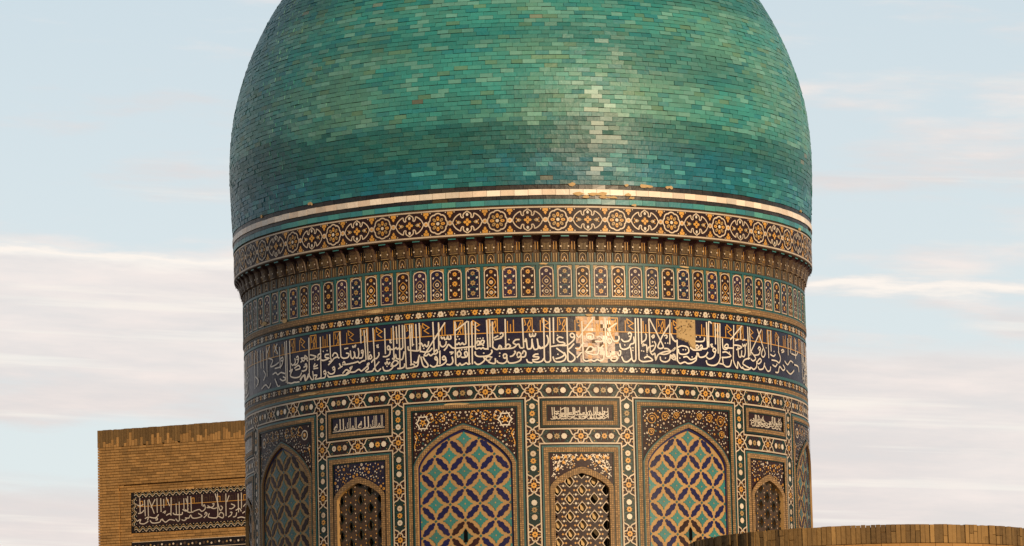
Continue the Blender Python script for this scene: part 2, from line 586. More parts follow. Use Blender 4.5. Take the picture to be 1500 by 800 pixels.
me = tiles_mesh([all_t[i] for i in range(len(all_t)) if i not in near], 'tile_courses', [all_c[i] for i in range(len(all_t)) if i not in near])
me.materials.append(MATS['dome_glaze'])
link('tile_courses', me, dome, kind='stuff')
for i in order[:290]:
    me = tiles_mesh([all_t[i]], 'tile', [all_c[i]])
    me.materials.append(MATS['dome_glaze'])
    link('tile', me, dome)

# --- black / white / black / turquoise string courses
course = ringmesh('string_course', [(6.16, 13.86), (6.185, 13.87), (6.185, 14.29), (6.20, 14.30)], 'mortar', 192, tower)
for nm, mt, z0, z1, r, cnt in (('black_tile', None, 14.200, 14.285, 6.205, 140), ('white_tile', None, 14.076, 14.192, 6.222, 140),
                                ('black_tile', None, 14.000, 14.068, 6.205, 118), ('turquoise_tile', None, 13.890, 13.992, 6.210, 132)):
    da = 2 * PI / cnt
    metas = []
    for v in range(4):
        j = [rng.uniform(-.002, .002) for _ in range(4)]
        s = Sheet(1)
        b = block(-da / 2 + .0005, da / 2 - .0005, z0, r, z1, r, .03, j)
        col = {'black_tile': [(.006, .004, .004), (.012, .007, .006), (.006, .005, .006), (.02, .012, .008)],
               'white_tile': [(.66, .55, .44), (.60, .50, .40), (.70, .60, .49), (.64, .50, .38)],
               'turquoise_tile': [(.04, .21, .20), (.025, .17, .19), (.06, .22, .18), (.03, .14, .15)]}[nm][v]
        me = tiles_mesh([b], nm, [col]); me.materials.append(MATS['dome_glaze'])
        metas.append(me)
    for i in range(cnt):
        if nm == 'black_tile' and z0 < 14.1 and rng.random() < .04: continue
        o = link(nm, rng.choice(metas), course, rz=i * da + (.3 if z0 > 14.1 else 0))
        o.location.z = rng.uniform(-.003, .003)

rc = random.Random(77)
for i in range(20):
    if i < 11: ph = R_(rc.uniform(9, 24)); zc = rc.choice((14.290, 14.292, 14.034, 14.10)); w = rc.uniform(.05, .14)
    else: ph = R_(rc.uniform(-75, 75)); zc = rc.choice((14.292, 13.885, 14.29)); w = rc.uniform(.03, .09)
    s = Sheet(6.2)
    n = 9
    P = [(w * (1 + rc.uniform(-.3, .3)) * math.cos(2 * PI * k / n), zc + .030 * (1 + rc.uniform(-.5, .5)) * math.sin(2 * PI * k / n)) for k in range(n)]
    s.poly(P, 'plaster', .030 if zc > 14.2 else .034, skirt=.03)
    s.obj('bare_patch', course, ph)

# --- flower frieze
RF = 6.19
fr = Sheet(RF)
fr.rect(-PI * RF, 13.290, PI * RF, 13.865, 'dark', 0, du=.12)
fr.rect(-PI * RF, 13.822, PI * RF, 13.852, 'cream', .010, du=.12, skirt=.01)
fr.rect(-PI * RF, 13.302, PI * RF, 13.334, 'cream', .010, du=.12, skirt=.01)
frieze = fr.obj('frieze', tower)
CV = 13.578
s = Sheet(RF)
pts = []
for i in range(64):
    a = 2 * PI * i / 64
    pts.append((.195 * (.90 + .10 * abs(math.cos(4 * a)) ** .7 * 1.0) * math.cos(a) * 1.02, CV + .198 * (.90 + .10 * abs(math.cos(4 * a)) ** .7) * math.sin(a) * 1.06))
s.poly(pts, 'dark', .006)
s.stroke(pts, .026, 'cream', .014, closed=True)
for i in range(8):
    a = PI * i / 4
    cx, cy = .103 * math.cos(a), CV + .105 * math.sin(a)
    pl = []
    for j in range(9):
        b = 2 * PI * j / 9
        x, y = .046 * math.cos(b), .031 * math.sin(b)
        pl.append((cx + x * math.cos(a) - y * math.sin(a), cy + x * math.sin(a) + y * math.cos(a)))
    s.poly(pl, 'ochre' if i % 2 else 'amber', .012)
    s.disc(cx + .006 * math.cos(a), cy + .006 * math.sin(a), .013, 'brown', .016, 5)
s.disc(0, CV, .052, 'dark', .014, 10)
s.disc(0, CV, .034, 'white', .018, 10)
ros = s.mesh('rosette')
s = Sheet(RF)
for sy in (1, -1):
    for sxx in (1, -1):
        a = crom([(.305, 0), (.262, .085), (.200, .145), (.140, .172), (.132, .130), (.108, .092), (.078, .100), (.084, .140), (.066, .178), (.034, .198), (0, .226)], 4)
        s.stroke([(sxx * x, CV + sy * y) for x, y in a], .023, 'cream', .014)
    s.drop(0, CV + sy * .148, .026, sy * PI / 2, 'white', .016)
for sxx in (1, -1):
    s.drop(sxx * .185, CV, .036, PI if sxx > 0 else 0, 'ochre', .012)
    s.disc(sxx * .190, CV, .022, 'cream', .017, 7)
    s.disc(sxx * .225, CV + .035, .014, 'amber', .012, 5); s.disc(sxx * .225, CV - .035, .014, 'amber', .012, 5)
    s.rect(min(sxx * .125, sxx * .06), CV - .012, max(sxx * .125, sxx * .06), CV + .012, 'green_dark', .010)
s.star(0, CV, .085, 4, 'amber', .014, .45)
for i in range(4):
    s.disc(.048 * math.cos(i * PI / 2), CV + .048 * math.sin(i * PI / 2), .029, 'amber', .0156, 7)
s.disc(0, CV, .016, 'brown', .019, 6)
s.disc(0, CV + .062, .010, 'brown', .019, 5)
car = s.mesh('cartouche')
s = Sheet(RF)
s.disc(0, CV, .052, 'cream', .012, 10)
s.disc(0, CV, .026, 'amber', .016, 7)
knot = s.mesh('knot')
palm = []
for sy in (1, -1):
    s = Sheet(RF)
    y0 = CV + sy * .236
    s.poly([(-.062, y0), (.062, y0), (.03, CV + sy * .185), (-.03, CV + sy * .185)], 'amber', .008)
    for (dx, dy, r, mm) in ((0, .150, .030, 'amber'), (-.034, .195, .026, 'amber'), (.034, .195, .026, 'amber'), (0, .122, .014, 'amber'), (0, .178, .012, 'brown'), (-.09, .222, .014, 'cream'), (.09, .222, .014, 'cream')):
        s.disc(dx, CV + sy * dy, r, mm, .010 + r * .05, 7)
    palm.append(s.mesh('palmette'))
for i in range(32):
    rz = i * 2 * PI / 32 + R_(-4.55)
    link('rosette', ros, frieze, rz)
    link('cartouche', car, frieze, rz + PI / 32)
    for sg in (1, -1):
        link('knot', knot, frieze, rz + sg * .2505 / RF)
        for pm in palm: link('palmette', pm, frieze, rz + sg * .2505 / RF)

# --- muqarnas cornice
NC = 102
cw = 2 * PI * RD / NC
corn = ringmesh('cornice', [(5.98, 12.70), (5.985, 13.0), (6.02, 13.20), (6.15, 13.265), (6.196, 13.278), (6.200, 13.292), (6.186, 13.300)], 'brown', 204, tower)


def cell_radius(x, z):
    """x in -1..1 across one cell, z from eye"""
    t = (z - 12.738) / (13.262 - 12.738)
    ax = abs(x)
    if t < .40:                       # lower tier: flat little niche front, slanting reveals
        tt = t / .40
        base = .010 + .022 * tt
        if ax < .40: arch = .40 * math.sqrt(max(0, 1 - (max(0, tt - .45) / .55) ** 2)); r = base if ax > arch * .82 else base - .012
        elif ax < .58: r = base - (ax - .40) / .18 * (.010 + .02 * tt)
        else: r = -.006 + .01 * tt
    elif t < .86:                     # upper tier: brackets standing out, hollows between them
        tt = (t - .40) / .46
        base = .062 + .060 * tt ** 1.3
        if ax < .52: r = base - .010 * (ax / .52) ** 2
        elif ax < .66: r = base - (ax - .52) / .14 * (.055 + .030 * tt)
        else:
            q = (ax - .66) / .34
            r = base - (.055 + .030 * tt) - .020 * math.sin(q * PI / 2)
    else:                             # hollows close over as small pointed hoods
        tt = (t - .86) / .14
        base = .125 + .045 * tt
        hood = .62 * (1 - tt ** 1.6)
        r = base if (ax < .5 or ax > 1 - .0 or (ax - .5) / .5 < 0) else base - .09 * (1 - tt ** 2)
        if ax >= .5: r = base - .085 * max(0, 1 - tt ** 1.5) * min(1, (ax - .5) / .1)
    return r


s = Sheet(RD)
NXc, NZc = 26, 26
vs = []
for j in range(NZc + 1):
    z = 12.738 + (13.262 - 12.738) * j / NZc
    for i in range(NXc + 1):
        x = -1 + 2 * i / NXc
        vs.append((x * cw / 2, z, cell_radius(x, z)))
fs_a, fs_b, fs_c = [], [], []
for j in range(NZc):
    for i in range(NXc):
        f = (j * (NXc + 1) + i, j * (NXc + 1) + i + 1, (j + 1) * (NXc + 1) + i + 1, (j + 1) * (NXc + 1) + i)
        x = abs(-1 + 2 * (i + .5) / NXc); t = (j + .5) / NZc
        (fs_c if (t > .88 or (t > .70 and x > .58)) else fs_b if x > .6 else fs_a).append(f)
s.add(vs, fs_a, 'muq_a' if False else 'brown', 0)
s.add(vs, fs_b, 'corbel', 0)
s.add(vs, fs_c, 'dark', 0)  # shade under the lip and in the hollow tops painted dark
zz = lambda t: 12.738 + .524 * t
rr_ = lambda x, t: cell_radius(x, zz(t)) + .004
h = cw / 2
# lower niche: arch outline, white trefoil of dots
ar = [(-.36 * h, zz(.01))] + [(.36 * h * math.cos(PI - PI * k / 8), zz(.19) + .17 * .524 * math.sin(PI * k / 8)) for k in range(9)] + [(.36 * h, zz(.01))]
s.stroke(ar, .011, 'ochre', .036)
s.disc(0, zz(.20), .013, 'cream', .032, 6); s.drop(-.030, zz(.08), .012, PI / 2, 'cream', .030); s.drop(.030, zz(.08), .012, PI / 2, 'cream', .030)
s.stroke([(-.030, zz(.10)), (0, zz(.22)), (.030, zz(.10))], .010, 'amber', .028)
# bracket face: thin frame lines, two studs
s.stroke([(-.45 * h, zz(.43)), (.45 * h, zz(.43))], .010, 'ochre', .074)
for kx in (-.30, -.15, 0, .15, .30):
    s.stroke([(kx * h, zz(.48)), (kx * h, zz(.78))], .006, 'ochre', .100)
for kx in (-.42, .42):
    s.disc(kx * h, zz(.60), .017, 'cream', .106, 7)
for kx in (-.60, .60):
    s.stroke([(kx * h, zz(.0)), (kx * h, zz(.38))], .012, 'teal', .030)
s.rect(-.42 * h, zz(.955), .42 * h, zz(.995), 'teal_light', .186)
for kx in (-.86, .86):
    s.stroke([(kx * h, zz(.03)), (kx * h, zz(.36))], .016, 'ochre', .012)
    s.stroke([(kx * h, zz(.5)), (kx * h, zz(.80))], .010, 'amber', .030)
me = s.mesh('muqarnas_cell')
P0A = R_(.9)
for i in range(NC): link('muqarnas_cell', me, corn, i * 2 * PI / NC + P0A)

# --- arcade of small arched panels
ac = Sheet(RD)
ac.rect(-PI * RD, 11.990, PI * RD, 12.742, 'teal', 0, du=.12)
ac.rect(-PI * RD, 12.690, PI * RD, 12.738, 'teal', .022, du=.12, skirt=.022)
ac.rect(-PI * RD, 11.992, PI * RD, 12.022, 'teal', .012, du=.12, skirt=.012)
arcade = ac.obj('arcade', tower)


def arch_panel(kind):
    s = Sheet(RD)
    gnd = ('dark', 'navy', 'violet', 'violet', 'navy', 'dark')[kind]
    w, z0, zs, zt = .134, 12.050, 12.570, 12.655
    out = [(-w, z0), (w, z0), (w, zs)] + [(w * math.cos(a), zs + (zt - zs) * math.sin(a)) for a in [PI * k / 10 for k in range(1, 10)]] + [(-w, zs)]
    s.rect(-.150, 12.032, .150, 12.682, 'brown', .006)
    if kind in (1, 4): s.rect(-.152, 12.034, -.141, 12.66, 'tan', .009)
    if kind in (3, 5): s.rect(.141, 12.034, .152, 12.50, 'amber', .009)
    for sg in (1, -1): s.poly([(sg * .148, 12.678), (sg * .148, 12.60), (sg * .060, 12.678)], 'ochre' if kind % 3 else 'teal', .0075)
    s.poly(out, gnd, .010)
    s.stroke(out, .020, 'cream', .017, closed=True)
    # green ribs left and right of the panel
    for sg in (1, -1):
        s.rect(sg * .172 - .010, 12.024, sg * .172 + .010, 12.688, 'teal_light' if sg > 0 and kind % 2 else 'teal', .024, skirt=.024)
        s.disc(sg * .112, 12.635, .014, 'amber', .014, 5)
    fl = {0: 'amber', 1: 'ochre', 2: 'amber', 3: 'cream', 4: 'ochre', 5: 'amber'}[kind]
    d = .015
    if kind in (1, 3, 5):       # interlaced scroll with two white roundels
        for (c, r) in ((12.365, .085), (12.155, .075)):
            for sg in (1, -1):
                s.stroke(crom([(0, c + r * 1.25), (sg * r * .75, c + r * .55), (sg * r, c - r * .1), (sg * r * .6, c - r * .7), (0, c - r * 1.15)], 4), .014, fl if kind != 3 else 'ochre', d)
            s.disc(0, c, .040, 'cream', d + .003, 9); s.disc(0, c, .022, 'brown' if kind != 5 else 'amber', d + .006, 7)
        for z in (12.50, 12.255, 12.16):
            for sg in (1, -1): s.drop(sg * .082, z, .018, PI / 2 + sg * .5, 'white', d + .003)
        s.flower(0, 12.575, .040, fl, 'brown', d)
        for sg in (1, -1): s.disc(sg * .075, 12.075, .016, 'amber', d, 5)
    else:
        for z, r in ((12.56, .050), (12.365, .060), (12.155, .055)):
            s.flower(0, z, r, fl, 'brown', d + .002, k=8 if kind == 0 else 6, ph=.3)
        for z in (12.47, 12.235):
            for sg in (1, -1):
                s.drop(sg * .080, z, .020, PI / 2 - sg * .7, 'white', d + .003)
                s.stroke(crom([(0, z - .06), (sg * .06, z - .035), (sg * .08, z), (sg * .045, z + .04), (0, z + .055)], 3), .010, 'green_dark' if gnd == 'dark' else 'teal', d)
        for z in (12.60, 12.33, 12.10):
            for sg in (1, -1): s.disc(sg * .092, z, .011, 'cream', d, 5)
    return s.mesh('arch_panel')


APS = [arch_panel(k) for k in range(6)]
seq = [0, 5, 3, 1, 4, 5, 0, 3, 2, 1]
for i in range(NC): link('arch_panel', APS[seq[(i * 7 + i // 9) % 10]], arcade, i * 2 * PI / NC + P0A)

# --- tan and green bands
for z0, z1 in ((11.872, 11.990), (10.379, 10.462)):
    b = Sheet(RD)
    b.rect(-PI * RD, z0, PI * RD, z1, 'tan_mosaic', .030 if z0 > 11 else .014, du=.12, skirt=.03)
    b.obj('brick_band', tower)


def flower_row(z0, z1, rz):
    b = Sheet(RD)
    c = (z0 + z1) / 2; hh = (z1 - z0) / 2
    b.rect(-PI * RD, z0, PI * RD, z1, 'dark', .001, du=.12)
    b.rect(-PI * RD, z1 - .008, PI * RD, z1 + .020, 'green_dark', .012, du=.12, skirt=.012)
    row = b.obj('flower_border', tower)
    ms = []
    for v in range(3):
        s = Sheet(RD)
        r = hh * .80
        s.flower(-.117, c, r, 'amber', 'brown', .012, 8, .2 * v)
        s.flower(.117, c, r * 1.05, ('cream', 'cream', 'white')[v], 'brown' if v == 1 else 'ochre', .012, (7, 9, 6)[v], .1, .8)
        for (x, y, a) in ((-.005, .28, .8), (-.025, -.42, 2.3), (.205, .30, 2.2), (.222, -.36, .7)):
            s.drop(x, c + y * hh, hh * .20, a, 'white', .010)
        for x in (-.065, .055, .17, -.19):
            s.disc(x, c - .5 * hh * (1 if x > 0 else -1), hh * .17, ('amber', 'ochre', 'cream')[v], .009, 5)
        s.stroke(crom([(-.235, c - hh * .2), (-.19, c + hh * .5), (-.12, c), (-.05, c - hh * .6), (0, c), (.06, c + hh * .6), (.117, c), (.18, c - hh * .6), (.235, c - hh * .2)], 4), .010, 'green_dark', .005)
        ms.append(s.mesh('flower_pair'))
    for i in range(80): link('flower_pair', ms[(i * 2 + i // 5) % 3], row, i * 2 * PI / 80 + rz)


flower_row(11.690, 11.846, .012)
flower_row(10.492, 10.638, .030)
for z0, z1, mm in ((11.646, 11.690, 'teal'), (10.638, 10.695, 'teal'), (10.335, 10.379, 'teal'), (10.317, 10.335, 'black'), (10.462, 10.484, 'green_dark')):
    b = Sheet(RD); b.rect(-PI * RD, z0, PI * RD, z1, mm, .016, du=.12, skirt=.016); b.obj('glazed_band', tower)

# --- the great inscription
ib = Sheet(RD)
ib.rect(-PI * RD, 10.695, PI * RD, 11.646, 'navy', 0, du=.10, dv=.24)
ib.rect(-PI * RD, 11.327, PI * RD, 11.345, 'amber', .0095, du=.12)
insc = ib.obj('inscription_band', tower)


def px2phi(x, y=500):
    """frieze chart column -> angle round the drum"""
    t = max(-.97, min(.97, (x - 767.5) / 412.0))
    return math.asin(t) - .066 * t * math.sqrt(1 - t * t)


def pen(s, ln, w, m, d, zoff=0, k=[0]):
    """one pen stroke: l = shaft, s = curve, d = dot"""
    t, *ps = ln.split()
    P = [tuple(float(q) for q in p.split(',')) for p in ps]
    P = [(a, b + zoff) for a, b in P]
    k[0] += 1
    dd = d + (k[0] % 7) * .0009
    if t == 'd': s.disc(P[0][0], P[0][1], w * .62, m, dd, 4, .3)
    elif t == 'l':
        (a, b), (c, e) = P
        s.stroke([(a, b), (a + (c - a) * .25, b + (e - b) * .25), (c, e)], w * .95, m, dd)
    else: s.stroke(crom(P, 5), w, m, dd)


